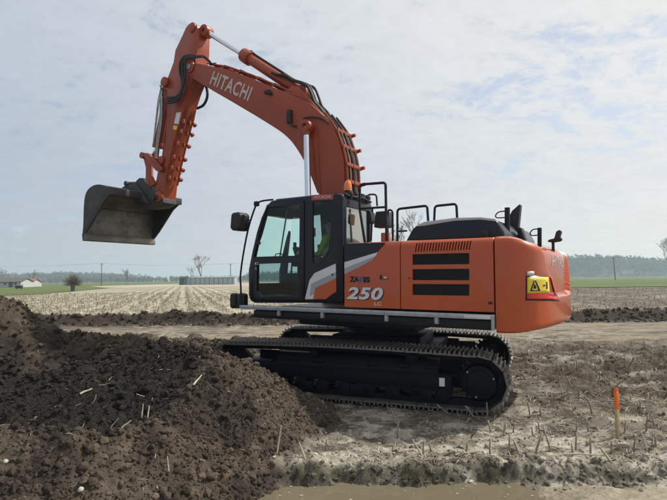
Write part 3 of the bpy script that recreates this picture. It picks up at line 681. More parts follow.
# front grab rail, mirror
gr_ = part(MB().tube([U3(a, b, 1.40) for a, b in [(273, 199.6), (264, 200.6), (258.4, 202.4), (255.6, 206), (249, 226), (244, 250), (240.6, 274), (240.8, 288), (241, 305)]], .016, 8, 5), 'grab_rail', BLACK, None)
part(MB().box((U(256.6, 203.8, 1.38)[0], 1.38, U(256.6, 203.8, 1.38)[1]), (.09, .07, .09)), 'rail_clamp', BLACK, gr_, bevel=.02)
part(MB().tube([U3(250.4, 220.5, 1.40), U3(247, 219.4, 1.46), U3(243, 219.6, 1.5)], .012, 6), 'mirror_arm', BLACK, gr_)
mi = part(MB().prism(UP([(236.6, 213.4), (242.6, 212.4), (244.8, 215), (244.2, 226), (242.4, 231), (236.2, 231), (234.4, 228), (235.4, 216)], 1.5), 1.36, 1.62), 'wing_mirror', RUBBER, bevel=.03, seg=3)
# interior
sx, sy = .62, .95
seat = part(MB().box((sx, sy, 1.98), (.52, .50, .14)).box((sx - .27, sy, 2.34), (.13, .50, .66), Matrix.Rotation(R(-9), 3, 'Y')).box((sx - .36, sy, 2.80), (.10, .28, .22), Matrix.Rotation(R(-9), 3, 'Y')), 'operator_seat', SEATM, bevel=.04, seg=3)
part(MB().box((sx - .05, sy, 1.72), (.42, .42, .42)), 'seat_base', INTER, seat, bevel=.02)
for s_ in (-1, 1):
    co = part(MB().box((sx + .12, sy + s_ * .36, 2.13), (.55, .13, .16)), 'control_console', INTER, bevel=.03)
    part(MB().cyl((sx + .34, sy + s_ * .36, 2.2), (sx + .36, sy + s_ * .36, 2.33), .012).cyl((sx + .36, sy + s_ * .36, 2.33), (sx + .365, sy + s_ * .36, 2.45), .024, .03), 'joystick', RUBBER, co, bevel=.004)
part(MB().box((1.45, .60, 2.32), (.05, .16, .22), Matrix.Rotation(R(20), 3, 'Y')).cyl((1.45, .55, 1.6), (1.45, .58, 2.3), .02), 'monitor', RUBBER, None, bevel=.01)
for y in (.87, 1.0): part(MB().cyl((1.42, y, 1.55), (1.36, y, 2.22), .014).box((1.44, y, 1.62), (.20, .09, .03)), 'travel_lever', RUBBER)
part(MB().box((.95, .945, 1.545), (1.6, .8, .05)), 'cab_floor', INTER)

# ------------------------------------------------------------------ boom
BY = .29
def smp(px, k=4): return [(v.x, v.y) for v in catmull([Vector((a, b, 0)) for a, b in px], k)]
near_boom = UP([(184.2, 67), (185.4, 62.6), (190, 60), (196, 63), (225, 68.5), (249, 77), (273, 87), (290, 94)] + smp([(310, 103), (325, 117.5), (334, 130), (339, 143), (342.6, 157), (344, 171), (344, 193)]), BY) \
    + [(.50, 2.8), (.38, 2.2), (.40, 2.0), (.48, 1.92), (.60, 1.98), (.80, 2.3), (1.05, 2.9)] \
    + UP(smp([(318.4, 193), (311.4, 177), (303.4, 160), (293, 143.6), (283.6, 134), (273, 126.6), (256, 116)]) + [ (230, 100.6), (214, 91.4), (200.8, 83.4), (192, 78), (186, 73)], BY)
boom = part(MB().prism(near_boom, -BY, BY), 'boom', BOOMP, bevel=.012)
# pins and bosses
def boss(px, py, Y, r, th, m, parent, name='pin_boss', n=22): part(MB().cyl(U3(px, py, Y) - Vector((0, .01, 0)), U3(px, py, Y) + Vector((0, th, 0)), r, n=n), name, m, parent, bevel=.006)
boss(190, 67, BY, .14, .03, BOOMP, boom); boss(190, 67, BY, .06, .05, STEEL, boom, 'pin')
# flange strips along the plate edges
def strip(pts, Y, w, th, name, m, parent):
    P = [U3(a, b, Y) for a, b in pts]; part(MB().tube(P, w, 4), name, m, parent)
# raised plate round the boom-cylinder boss
plate('boss_plate', [(297, 124), (309, 119), (316, 126), (317.4, 140), (320.4, 193), (317.4, 193), (310.8, 176), (304.4, 161), (297, 149)], BY - .01, BY + .014, BOOMP, boom, bevel=.005)
cyt = U3(307, 127, .42); cyt_r = Vector((cyt.x, -.42, cyt.z))
boss(307, 127, BY, .11, .17, BOOMP, boom)
# lettering
a0, a1 = U3(209.4, 84.0, BY), U3(248.0, 101.2, BY)
text_plane('boom_lettering', 'HITACHI', a0, a1, .30, BY + .006, WHITED, boom, .022, 0., 1.12)
# arm cylinder bracket on the boom's back
for s_ in (-1, 1):
    y = s_ * .20
    part(MB().prism(UP([(284, 92), (293, 86.4), (299, 86.6), (303, 91), (326, 117), (318, 112), (308, 102)], .2), y - .03, y + .03), 'cylinder_bracket', BOOMP, boom, bevel=.01)
# arm cylinder
A_ = U3(296.6, 90.4, 0.0); A_.y = 0
def UC(px, py): v = U3(px, py, .0); return v
pa, pg, pt = UC(303.2, 93.6), UC(246.5, 56.6), UC(206.4, 31.6)
pa.y = pg.y = pt.y = 0
dv = (pg - pa).normalized()
acyl = part(MB().cyl(pa, pg, .112, n=24).cyl(pg - dv * .14, pg + dv * .10, .15, n=24).ring(pa + Vector((0, -.13, 0)), pa + Vector((0, .13, 0)), .14, .04), 'arm_cylinder', BOOMP, bevel=.012)
rd = part(MB().cyl(pg + dv * .05, pt, .058, n=20), 'cylinder_rod', CHROME, acyl)
part(MB().ring(pt + Vector((0, -.11, 0)), pt + Vector((0, .11, 0)), .13, .05), 'rod_eye', BOOMP, acyl, bevel=.008)
for k in range(6):
    an = k * math.pi / 3; a_ = dv.orthogonal().normalized(); b_ = dv.cross(a_)
    q = pg + dv * .10 + (a_ * math.cos(an) + b_ * math.sin(an)) * .115; part(MB().cyl(q - dv * .02, q + dv * .025, .018, n=6), 'gland_bolt', BOOMP, acyl)
upv = Vector((-dv.z, 0, dv.x)); upv = upv if upv.z > 0 else -upv
part(MB().tube([pa + dv * .35 + upv * .13, pg - dv * .2 + upv * .13, pg - dv * .05 + upv * .15, pg + dv * .02 + upv * .1], .024, 8), 'oil_pipe', RUBBER, acyl)
part(MB().box(pa + dv * .55 + upv * .12, (.12, .22, .05), dv.to_track_quat('X', 'Z').to_matrix()), 'pipe_clamp', RUBBER, acyl, bevel=.01)
# boom cylinders (one each side)
foot = Vector((1.72, .42, 1.52))
for s_ in (1, -1):
    t = Vector((cyt.x, s_ * .44, cyt.z)); b = Vector((U(315.0, 262, .44)[0] + .10, s_ * .44, 1.55)); dd = (b - t).normalized()
    L_ = (b - t).length
    bcyl = part(MB().cyl(b, t + dd * L_ * .62, .095, n=22).cyl(t + dd * (L_ * .62 - .04), t + dd * (L_ * .62 + .12), .125, n=22), 'boom_cylinder', BOOMP, bevel=.01)
    part(MB().cyl(t + dd * .06, t + dd * L_ * .64, .058, n=20), 'cylinder_rod', CHROME, bcyl)
    part(MB().ring(t + Vector((0, -.07, 0)), t + Vector((0, .07, 0)), .12, .05).cyl(t, t + dd * .16, .075, n=16), 'rod_eye', BOOMP, bcyl, bevel=.006)
# hoses along the boom's back
for k, y in enumerate((.24, .18, .12, .04, -.05, -.13, -.2)):
    off = .035 + .02 * (k % 2)
    P = []
    for a, b in [(322, 113), (333, 128.5), (338.6, 143), (342.4, 157), (344, 171), (344.6, 188), (345.5, 205)]:
        v = U3(a, b, BY); v.y = y; P.append(v + Vector((-off, 0, off * .4)))
    part(MB().tube(P, .017 if k % 3 else .024, 7, 5), 'hydraulic_pipe', (BOOMP, RUBBER, STEEL, RUBBER, BOOMP, RUBBER, BOOMP)[k], boom)
for a, b in ((334, 130), (339.6, 146), (343.4, 164), (344.2, 181)):
    v = U3(a, b, BY); part(MB().box((v.x - .05, 0, v.z), (.05, .54, .07)), 'pipe_clamp', BOOMP, boom, bevel=.01)
    part(MB().cyl((v.x - .05, -.27, v.z + .01), (v.x - .13, -.27, v.z + .02), .035, n=8), 'clamp_bolt', BOOMP, boom)
for k, (y, r_) in enumerate(((.16, .032), (.08, .032), (-.10, .028))):
    P = [U3(a, b, 0.) for a, b in [(277, 75.4), (283.5, 77.4), (290, 78), (297, 82.4 - .6 * k), (306, 85.4 - .8 * k), (312, 89 - k), (316, 96), (319.4, 105), (326, 112.6), (333, 124)]]
    for p in P: p.y = y
    part(MB().tube(P, r_, 8, 6), 'hydraulic_hose', RUBBER, boom)
tubes('hydraulic_hose', [(290.4, 121.6), (292, 126), (298, 125), (303, 119), (311, 117), (322, 118.6), (328, 123)], BY + .04, .016, RUBBER, boom, 5)
part(MB().box((U(290.4, 117, BY)[0], BY + .03, U(290.4, 117, BY)[1]), (.10, .07, .26)), 'hose_valve', RUBBER, boom, bevel=.012)
part(MB().box((U(268, 92, BY)[0], BY + .02, U(268, 92, BY)[1]), (.14, .05, .07)), 'hose_bracket', RUBBER, boom, bevel=.012)
part(MB().box((U(271, 93.6, BY)[0], BY + .03, U(271, 93.6, BY)[1]), (.07, .06, .06)), 'hose_bracket', RUBBER, boom, bevel=.012)
for k, y in enumerate((.22, .15, -.05, -.2)):
    P = [U3(a, b, BY) for a, b in [(205, 63.6), (225, 66.6), (249, 75), (273, 85), (290, 92)]]
    for p in P: p.y = y; p.z += .03
    part(MB().tube(P, .02, 6), 'hydraulic_pipe', (BOOMP, RUBBER)[k % 2], boom)
for a, b in ((212, 64), (222, 66.4), (238, 71), (256, 78), (272, 84.6)):
    v = U3(a, b, BY); part(MB().box((v.x, 0, v.z + .02), (.08, .5, .06)), 'pipe_clamp', BOOMP, boom, bevel=.01)

# ------------------------------------------------------------------ arm
AY = .19
near_arm = UP([(186, 27), (189, 23.6), (192.6, 22), (196, 23.6), (197.6, 28), (197, 50), (195.4, 60), (196.6, 68), (193, 79.6), (189, 89.4), (184.4, 103.6), (181.6, 118), (178, 127), (174.4, 139), (170.4, 156), (167.4, 168), (164.6, 184), (163.0, 198), (160.4, 202), (156.6, 201.4), (155, 197), (155.4, 184), (157.6, 172), (161.8, 156), (165.4, 138), (166.4, 122), (167, 105), (167, 91), (165, 84), (169, 74), (173.4, 62), (175.2, 50), (181, 38)], AY)
arm = part(MB().prism(near_arm, -AY, AY), 'arm', BOOMP, bevel=.012)
boss(165.8, 82.4, AY, .12, .06, BOOMP, arm); boss(192.6, 27.4, AY, .11, .03, BOOMP, arm)
boss(162, 160.5, AY, .10, .05, BOOMP, arm); boss(159.6, 196.6, AY, .13, .05, BOOMP, arm)
plate('arm_side_plate', [(171, 79), (183, 66), (194, 62), (196, 68), (192.6, 79), (186, 92), (180, 104), (171.6, 100)], AY - .01, AY + .016, BOOMP, arm, bevel=.006)
plate('instruction_label', [(176.4, 112.6), (181.0, 112.2), (178.4, 124), (174.0, 123.4)], AY - .01, AY + .006, WHITE, arm)
plate('yellow_label', [(173.6, 125.2), (177.4, 126), (176.2, 130), (172.8, 129)], AY - .01, AY + .006, YELLOW, arm)
# lugs on the rear edge (pipe brackets)
for k, (a, b) in enumerate(((181.2, 121.5), (178.6, 131.5), (175.4, 143.5), (171.6, 157), (169.4, 167.8), (167.2, 177.6))):
    v = U3(a, b, AY)
    for y in (.16, -.02, -.17):
        part(MB().box((v.x - .045, y, v.z), (.07, .045, .10)), 'pipe_bracket', BOOMP, arm, bevel=.012)
    part(MB().cyl((v.x - .075, -.19, v.z), (v.x - .075, -.10, v.z), .035, n=10), 'bracket_tube', BOOMP, arm)
for y in (.09, -.10):
    P = [U3(a, b, AY) for a, b in [(184, 108), (181.4, 120), (175.6, 142), (169.8, 166), (166.4, 184)]]
    for p in P: p.y = y; p.x -= .04
    part(MB().tube(P, .022, 7), 'hydraulic_pipe', BOOMP, arm)
# bucket cylinder on the front
def UF(px, py, y=.0): x, z = U(px, py, .12); return Vector((x, y, z))
b0, b1, b2 = UF(165.6, 86.0), UF(154.6, 144), UF(147.6, 157)
dv2 = (b1 - b0).normalized()
bc_ = part(MB().cyl(b0, b1, .12, n=22).cyl(b1 - dv2 * .05, b1 + dv2 * .08, .145, n=22).ring(b0 + Vector((0, -.12, 0)), b0 + Vector((0, .12, 0)), .12, .05), 'bucket_cylinder', BOOMP, bevel=.01)
part(MB().cyl(b1, b2 + (b1 - b2) * .12, .055, n=18), 'cylinder_rod', CHROME, bc_)
for q, (y, m_) in enumerate(((.15, STEEL), (.11, RUBBER), (.19, STEEL), (.06, RUBBER))):
    P = [UF(163.6 + q * 1.3, 98, y + .06), UF(163.4 + q * 1.6, 120, y + .08), UF(160.8 + q * 1.6, 140, y + .08), UF(158.4 + q * 1.3, 158, y + .06)]
    part(MB().tube(P, .016, 7, 4), 'hydraulic_pipe', m_, arm)
for off in (-2.2, -3.4):
    part(MB().tube([UF(164.6 + off, 88, .13), UF(162.0 + off * 1.1, 101, .13), UF(155.4 + off * .5, 142, .13)], .013, 6), 'guard_bar', STEEL, bc_)
part(MB().tube([UF(160.6, 85.6, .13), UF(164, 91, .15), UF(163, 97, .15)], .018, 6), 'guard_bar', RUBBER, bc_)
# arm-top hoses looping past the joint
for k, (r_, dx) in enumerate(((.030, 0), (.030, 3.2), (.026, 6.2))):
    P = [(196 + dx, 56.5), (190, 55.2 + dx * .4), (184 + dx * .3, 57 + dx * .5), (180.4 + dx * .7, 63 + dx * .3), (180 + dx * .8, 72), (182.4 + dx * .3, 82), (181 - dx * .2, 91 + dx), (176, 97 + dx * .7), (168, 97.6 + dx * .9)]
    tubes('hydraulic_hose', P, AY + .09 + .04 * k, r_, RUBBER, arm, 5)
tubes('hydraulic_hose', [(196, 56.5), (203, 56.4), (208, 60), (211.4, 64)], AY + .09, .03, RUBBER, arm, 5)
P = [U3(a, b, -.25) for a, b in [(203, 82), (206.6, 88), (207.2, 97), (203.4, 105), (197, 108.4)]]
part(MB().tube(P, .032, 8, 5), 'hydraulic_hose', RUBBER, arm)
# linkage
def link_plate(name, pts, ys, th, m, parent=None, bevel=.012):
    for y in ys: part(MB().prism(UP(pts, .2), y - th / 2, y + th / 2), name, m, parent, bevel=bevel)
link_plate('bucket_link', [(144.0, 157.6), (144.6, 154.4), (147.6, 152.8), (151.4, 154.4), (152, 158), (152.6, 176), (155.6, 184), (150.6, 188), (146.4, 181), (146.6, 168)], (.20, -.20), .06, BOOMP)
link_plate('guide_link', [(145.6, 156), (148, 153.4), (151.4, 154.6), (163.4, 166), (165.4, 170), (162.6, 173), (158.6, 171)], (.27, -.27), .05, BOOMP)
part(MB().cyl(UF(147.6, 156.6, -.3), UF(147.6, 156.6, .3), .075, n=18), 'link_pin', BOOMP)
# quick coupler
coup = part(MB().prism(UP([(126, 189), (128.4, 184.6), (132, 181.8), (136.4, 182), (140, 178.2), (144, 178), (150, 186), (155, 190), (163, 192), (165, 203), (158, 207), (143, 208.6), (139, 201)], .16), -.20, .20), 'quick_coupler', BUCKET, bevel=.02)
part(MB().cyl(UF(159.4, 198, -.32), UF(159.4, 198, .32), .07, n=18), 'coupler_pin', BUCKET, coup)
part(MB().cyl(UF(131.6, 184.4, -.30), UF(131.6, 184.4, .30), .06, n=18), 'coupler_pin', BUCKET, coup)

# ------------------------------------------------------------------ bucket
BW = 1.0
tr = U3(83.4, 240, BW)
outl = [(112, 188.4), (106, 186), (100.5, 184.6), (95.5, 185), (91, 187.4), (87.4, 191.6), (85.4, 198), (84.4, 209.6), (84.0, 224), (83.0, 236)]
rim = [(83.2, 239.6), (85.6, 233.4), (90.6, 226), (98, 213), (105, 200.8), (111, 194.4)]
shell = UP(outl, BW); rimp = UP(rim, BW)
def offs(P, k):
    o = []
    for i, p in enumerate(P):
        a, b = Vector(P[max(i - 1, 0)]), Vector(P[min(i + 1, len(P) - 1)]); t = (b - a).normalized(); o.append((p[0] - t.y * k, p[1] + t.x * k))
    return o
cxb = sum(p[0] for p in rimp) / len(rimp); czb = sum(p[1] for p in rimp) / len(rimp)
sgn = 1 if (Vector(offs(shell, .03)[4]) - Vector((cxb, czb))).length < (Vector(shell[4]) - Vector((cxb, czb))).length else -1
sm_ = [(v.x, v.y) for v in catmull([Vector((*p, 0)) for p in shell], 4)]
ins_ = offs(sm_, .03 * sgn)
BL, BR = -.97, BW
bucket = part(MB().prism(sm_ + ins_[::-1], BL, BR), 'bucket', BUCKET, bevel=.0, angle=40)
lin = MB().prism([(p[0], p[1]) for p in ins_] + offs(ins_, .006 * sgn)[::-1], BL + .02, BR - .02)
part(lin, 'inner_shell', BUCKIN, bucket, angle=40)
for y in (BL, BR): part(MB().prism(sm_ + rimp, y - .022, y + .022), 'side_plate', BUCKET, bucket, bevel=.006)
lip = rimp[0]; l2 = shell[-2]
tdir = Vector((lip[0] - l2[0], 0, lip[1] - l2[1])).normalized()
part(MB().prism(UP([(82.6, 234), (85.4, 233), (86.2, 240), (83.2, 241)], BW), BL - .02, BR + .02), 'cutting_edge', BUCKIN, bucket, bevel=.006)
part(MB().prism(UP([(109, 186.4), (113.6, 187.6), (113.4, 194.6), (110.4, 194.8)], BW), BL - .02, BR + .02), 'top_beam', BUCKET, bucket, bevel=.012)
wp = offs(ins_, .008 * sgn)[27]
part(MB().tube([(wp[0], BL + .03, wp[1]), (wp[0], BR - .03, wp[1])], .010, 6), 'weld_seam', BUCKET, bucket)
for y in (-.24, .24):
    part(MB().prism(UP([(118, 190.6), (124, 187), (130, 182.4), (134, 182), (140, 188), (146, 198), (150, 204), (140, 202), (128, 196)], .24), y - .03, y + .03), 'mounting_ear', BUCKET, bucket, bevel=.01)

# ------------------------------------------------------------------ undercarriage
TYAW = R(12); SX, IX, WZ, WR = -1.69, 2.17, .45, .345
def track_path(s, L):
    top = IX - SX; arc = math.pi * WR; s %= L
    if s < top: x = IX - s; return x, WZ + WR + .035 * math.sin(math.pi * s / top) , math.pi + math.atan(-.035 * math.pi / top * math.cos(math.pi * s / top))
    s -= top
    if s < arc: a = s / WR; return SX - WR * math.sin(a), WZ + WR * math.cos(a), math.pi + a
    s -= arc
    if s < top: return SX + s, WZ - WR, 2 * math.pi
    s -= top; a = s / WR; return IX + WR * math.sin(a), WZ - WR * math.cos(a), a
PL = 2 * (IX - SX) + 2 * math.pi * WR; NS = 51; pitch = PL / NS
sm = MB().box((0, 0, .012), (pitch * .96, .6, .022))
for gx_ in (-.36, 0, .36): sm.prism([(gx_ * pitch - .016, .02), (gx_ * pitch + .016, .02), (gx_ * pitch + .007, .062), (gx_ * pitch - .007, .062)], -.3, .3)
shoe_mesh = None
def under(name, mb, m, parent=ROOT, **k):
    o = mb.build(name, m, parent, **k)
    if parent is ROOT: o.rotation_euler = (0, 0, TYAW)
    return o
for side in (1, -1):
    yc = side * 1.295
    ch = MB(); NP = 120; inn = []; ou = []
    for i in range(NP):
        x, z, a = track_path(i * PL / NP, PL); nx, nz = math.sin(a), -math.cos(a)
        # outward normal points away from the loop
        ox, oz = (x - (SX if x < SX else IX if x > IX else x)), z - WZ; l = math.hypot(ox, oz); ox, oz = ox / l, oz / l
        ou.append((x, z)); inn.append((x - ox * .075, z - oz * .075))
    for y0, y1 in ((yc - .11, yc - .05), (yc + .05, yc + .11)):
        vs = [(p[0], y, p[1]) for y in (y0, y1) for ring in (ou, inn) for p in ring]
        fs = []
        for i in range(NP):
            j = (i + 1) % NP; fs += [(i, j, NP + j, NP + i), (2 * NP + j, 2 * NP + i, 3 * NP + i, 3 * NP + j), (i, 2 * NP + i, 2 * NP + j, j), (NP + j, 3 * NP + j, 3 * NP + i, NP + i)]
        ch.add(vs, fs)
    track = under('crawler_track', ch, UNDER)
    for i in range(NS):
        x, z, a = track_path((i + .3) * pitch, PL)
        if shoe_mesh is None:
            o = sm.build('track_shoe', SHOE, track); shoe_mesh = o.data
        else:
            o = bpy.data.objects.new('track_shoe', shoe_mesh); COL.objects.link(o); o.parent = track
        ox, oz = (x - (SX if x < SX else IX if x > IX else x)), z - WZ
        th = math.atan2(ox, oz); o.location = (x, yc, z); o.rotation_euler = (0, th, 0)
    so_ = side
    # frame
    yo, yi = yc + side * .165, yc - side * .165
    ya, yb = min(yo, yi), max(yo, yi)
    fr = under('track_frame', MB().prism([(2.18, .36), (2.24, .40), (2.24, .52), (2.1, .56), (1.5, .56), (1.46, .525), (-1.22, .525), (-1.32, .50), (-1.32, .30), (-1.28, .28)], ya, yb), UNDER, bevel=.015)
    under('frame_top', MB().prism_x([(yo - side * .02, .52), (yc + side * .06, .70), (yc - side * .12, .70), (yi, .52)], -1.13, 1.4), UNDER, fr, bevel=.01)
    under('frame_rib', MB().box((.05, yo + side * .008, .515), (2.9, .016, .02)).box((.05, yo + side * .008, .295), (2.9, .016, .02)), UNDER, fr)
    for x in (-1.05, -.62, -.18, .25, .68, 1.1): under('frame_window', MB().box((x, yo - side * .055, .595), (.20, .05, .07), Matrix.Rotation(side * R(-30), 3, 'X')), GRILL, fr, bevel=.01)
    under('gap_darkener', MB().box((.2, yc - side * .20, .48), (3.3, .04, .40)), UNDER, fr, bevel=.01)  # plate added to darken the gaps between frame and top run
    under('sprocket_gap_darkener', MB().box((SX + .05, yc - side * .17, WZ), (.34, .10, .36)), UNDER, fr, bevel=.03)  # block added behind the sprocket to darken the gap there
    for x in (-.75, .75): under('carrier_roller', MB().cyl((x, yc - .15, .70), (x, yc + .15, .70), .075, n=18), UNDER, bevel=.008)
    for k in range(8):
        x = -1.2 + k * .36; under('track_roller', MB().cyl((x, yc - .19, .24), (x, yc + .19, .24), .085, n=18).cyl((x, yc - .16, .24), (x, yc + .16, .24), .11, n=18), UNDER, bevel=.006)
    for x in (-.9, 0., .9): under('track_guard', MB().box((x, yc + side * .18, .235), (.3, .02, .11)), UNDER, fr, bevel=.006)
    under('idler_wheel', MB().cyl((IX, yc - .09, WZ), (IX, yc + .09, WZ), .275, n=40).cyl((IX, yc - .15, WZ), (IX, yc + .15, WZ), .12, n=24), UNDER, bevel=.012)
    sp = MB().cyl((SX, yc - .05, WZ), (SX, yc + .05, WZ), .262, n=42)
    for k in range(21):
        a = 2 * math.pi * k / 21; sp.box((SX + .275 * math.cos(a), yc, WZ + .275 * math.sin(a)), (.06, .06, .035), Matrix.Rotation(-a, 3, 'Y'))
    spr = under('sprocket', sp, UNDER)
    under('final_drive_cover', MB().cyl((SX, yc, WZ), (SX, yc + side * .20, WZ), .235, .225, n=40).cyl((SX, yc, WZ), (SX, yc + side * .225, WZ), .17, .165, n=40), UNDER, spr, bevel=.01)
    for k in range(12):
        a = 2 * math.pi * k / 12 + .2; r_ = .20
        under('hub_bolt', MB().cyl((SX + r_ * math.cos(a), yc + side * .19, WZ + r_ * math.sin(a)), (SX + r_ * math.cos(a), yc + side * .215, WZ + r_ * math.sin(a)), .014, n=6), STEEL if k % 4 == 1 else UNDER, spr)
    if side == 1: under('frame_sticker', MB().box((-1.19, yo + .004, .415), (.075, .008, .115)), WHITE, fr)
under('centre_frame', MB().box((0, 0, .72), (1.5, 1.3, .40)).box((.75, 0, .62), (.4, 2.3, .28)).box((-.75, 0, .62), (.4, 2.3, .28)), UNDER, bevel=.03)

# ------------------------------------------------------------------ operator
def wpt(x, y, z): return RO + RM @ Vector((x, y, z))
def person():
    bm = bmesh.new(); lay = bm.verts.layers.skin.verify(); J = {}
    def v(n, p, r, to=None):
        a = bm.verts.new(p); a[lay].radius = (r, r) if not isinstance(r, tuple) else r; J[n] = a
        if to: bm.edges.new((J[to], a))
        return a
    v('pelvis', (.02, 0, .10), (.13, .16)); J['pelvis'][lay].use_root = True
    v('waist', (-.01, 0, .26), (.11, .145), 'pelvis'); v('chest', (-.02, 0, .42), (.12, .17), 'waist'); v('collar', (-.01, 0, .53), (.085, .12), 'chest')
    v('neck', (.01, 0, .60), .052, 'collar'); v('jaw', (.035, 0, .67), (.07, .066), 'neck'); v('skull', (.025, 0, .76), (.092, .076), 'jaw'); v('crown', (.015, 0, .83), (.06, .055), 'skull')
    for s in (-1, 1):
        q = str(s)
        v('sh' + q, (-.01, s * .19, .49), .062, 'collar'); v('el' + q, (.08, s * .27, .24), .046, 'sh' + q); v('wr' + q, (.30, s * .34, .265), .03, 'el' + q); v('pa' + q, (.37, s * .35, .285), (.02, .034), 'wr' + q)
        for k in range(4):
            y = s * (.35 + (k - 1.5) * .02); L = (.03, .036, .033, .026)[k]
            v(f'f{k}{q}', (.405 + L * .4, y, .285), .0088, 'pa' + q); v(f'g{k}{q}', (.41 + L, y, .262), .008, f'f{k}{q}'); v(f'h{k}{q}', (.40 + L * .6, y, .242), .0075, f'g{k}{q}')
        v('t0' + q, (.365, s * .315, .275), .0095, 'wr' + q); v('t1' + q, (.395, s * .305, .26), .0085, 't0' + q)
        v('hip' + q, (.06, s * .09, .07), .092, 'pelvis'); v('kn' + q, (.46, s * .13, .09), .062, 'hip' + q); v('an' + q, (.58, s * .13, -.34), .042, 'kn' + q)
        v('he' + q, (.57, s * .13, -.40), .042, 'an' + q); v('to' + q, (.74, s * .135, -.415), .034, 'he' + q)
    me = bpy.data.meshes.new('person'); bm.to_mesh(me); bm.free()
    o = bpy.data.objects.new('person', me); COL.objects.link(o)
    sk = o.modifiers.new('skin', 'SKIN'); sk.use_smooth_shade = True; sb = o.modifiers.new('sub', 'SUBSURF'); sb.levels = 2
    bpy.context.view_layer.update()
    m2 = bpy.data.meshes.new_from_object(o.evaluated_get(bpy.context.evaluated_depsgraph_get())); o.modifiers.clear(); o.data = m2
    m2.materials.clear()
    for m in (HIVIS, CLOTH, SKIN, REFL): m2.materials.append(m)
    for p in m2.polygons:
        c = p.center; p.use_smooth = True
        if c.z > .585: i = 2
        elif abs(c.y) > .30 and c.x > .29: i = 2
        elif c.z < .17 and not (abs(c.y) > .2 and c.z > .2): i = 1
        else: i = 3 if (.29 < c.z < .33 and abs(c.y) < .2) else 0
        p.material_index = i
    return o
op = person(); pos = wpt(.50, .95, 2.00); op.location = pos; op.rotation_euler = (0, R(-.6), R(148))
tag(op, 'person in yellow high-visibility jacket seated at the controls behind the cab window', 'person')
hb = MB()
for i in range(9):
    for j in range(16):
        pass
hm_ = bpy.data.meshes.new('hair'); b_ = bmesh.new(); bmesh.ops.create_icosphere(b_, subdivisions=3, radius=1)
for vv in b_.verts:
    p = vv.co.copy(); vv.co = Vector((.012 + p.x * .102, p.y * .086, .79 + p.z * .085))
bmesh.ops.delete(b_, geom=[f for f in b_.verts if f.co.z < .755 and f.co.x > -.02 or f.co.z < .70 or (f.co.x > .075 and f.co.z < .80)], context='VERTS'); b_.to_mesh(hm_); b_.free()
link('hair', hm_, HAIR, op)
fm = MB().prism([(.115, .775), (.148, .728), (.112, .72)], -.014, .014)
part(fm, 'nose', SKIN, op, bevel=.004)
for s in (-1, 1):
    part(MB().box((.004, s * .083, .735), (.04, .016, .06)), 'ear', SKIN, op, bevel=.007)
    part(MB().box((.116, s * .032, .765), (.01, .026, .012)), 'eye', HAIR, op, bevel=.004)
part(MB().box((.112, 0, .692), (.01, .045, .010)), 'mouth', CABRED, op, bevel=.004)

# ------------------------------------------------------------------ survey stake
def gpix(px, py, z=0.):
    d = CAMROT @ Vector(((px - 333.5) / FPX, -(py - 250) / FPX, -1)); t = (z - CAM_H) / d.z; p = Vector((0, 0, CAM_H)) + d * t; return p.x, p.y
x, y = gpix(617.6, 435, .02); z = gz(x, y)
st = empty('survey_stake', (x, y, z - .06), (R(1.5), R(-1.2), R(20)))
tag(st, 'wooden survey stake with fluorescent orange top stuck in the stubble', 'stake')
w_ = .018
MB().box((0, 0, .20), (w_ * 2, w_ * 2, .42)).build('wooden_shaft', WOOD, st, bevel=.003)
MB().box((0, 0, .505), (w_ * 2.08, w_ * 2.08, .21)).prism([(-w_, .61), (w_, .61), (.004, .645), (-.004, .645)], -w_, w_).build('painted_top', FLUO, st, bevel=.003)

# ------------------------------------------------------------------ cut stalks
def stalk_mesh(seed, h, r, n=6, split=False):
    q = random.Random(seed); m = MB(); bx, by = q.uniform(-.02, .02), q.uniform(-.02, .02)
    P = [(0, 0, -.05), (bx * .3, by * .3, h * .33), (bx, by, h * .66), (bx * 1.6, by * 1.6, h)]
    m.tube(P, r * 1.15, n, r1=r * .9)
    m.cyl((bx * .3, by * .3, h * .33 - .004), (bx * .33, by * .33, h * .33 + .008), r * 1.3, n=n)
    if split:
        a = q.uniform(0, 6.28); m.add([(r, -.004, h * .34), (r, .004, h * .34), (.09 * math.cos(a), .09 * math.sin(a) + .006, h * .55), (.14 * math.cos(a), .14 * math.sin(a), h * .2)], [(0, 1, 2), (0, 2, 3)])
    me = bpy.data.meshes.new('maize_stalk'); me.from_pydata(m.v, [], m.f); me.update(); me.materials.append(STALK)
    for p in me.polygons: p.use_smooth = True
    return me
SM = [stalk_mesh(s, rr_, .0095 + .0015 * (s % 3), split=s % 3 == 0) for s, rr_ in enumerate((.16, .19, .22, .14, .25, .17, .20, .12, .28, .15))]
cand = []
rowdef = [(5.38, .1, 7), (6.02, .5, 7.4), (6.75, 1.6, 8), (7.5, 2.3, 8.5), (8.25, 2.7, 9), (9.0, 3.0, 9.5), (9.75, 3.4, 10), (10.5, 3.6, 11), (11.3, 4.0, 11.5), (12.1, 4.4, 12)]
for ri, (ry, xa, xb_) in enumerate(rowdef):
    x = xa
    while x < xb_:
        x += rnd.uniform(.09, .26) if ri < 2 else rnd.uniform(.12, .34)
        if rnd.random() < (.18 if ri < 3 else .30): continue
        cand.append((x + rnd.uniform(-.03, .03), ry + .03 * x + rnd.gauss(0, .05), ri))
names = ['row nearest the muddy ditch', 'second row from the ditch', 'third row from the ditch'] + ['rough rutted ground right of the tracks'] * 9
tilt = random.Random(3); cxs = np.array([c[0] for c in cand]); cys = np.array([c[1] for c in cand]); czs = terrain(cxs, cys)[0]
ci = 0
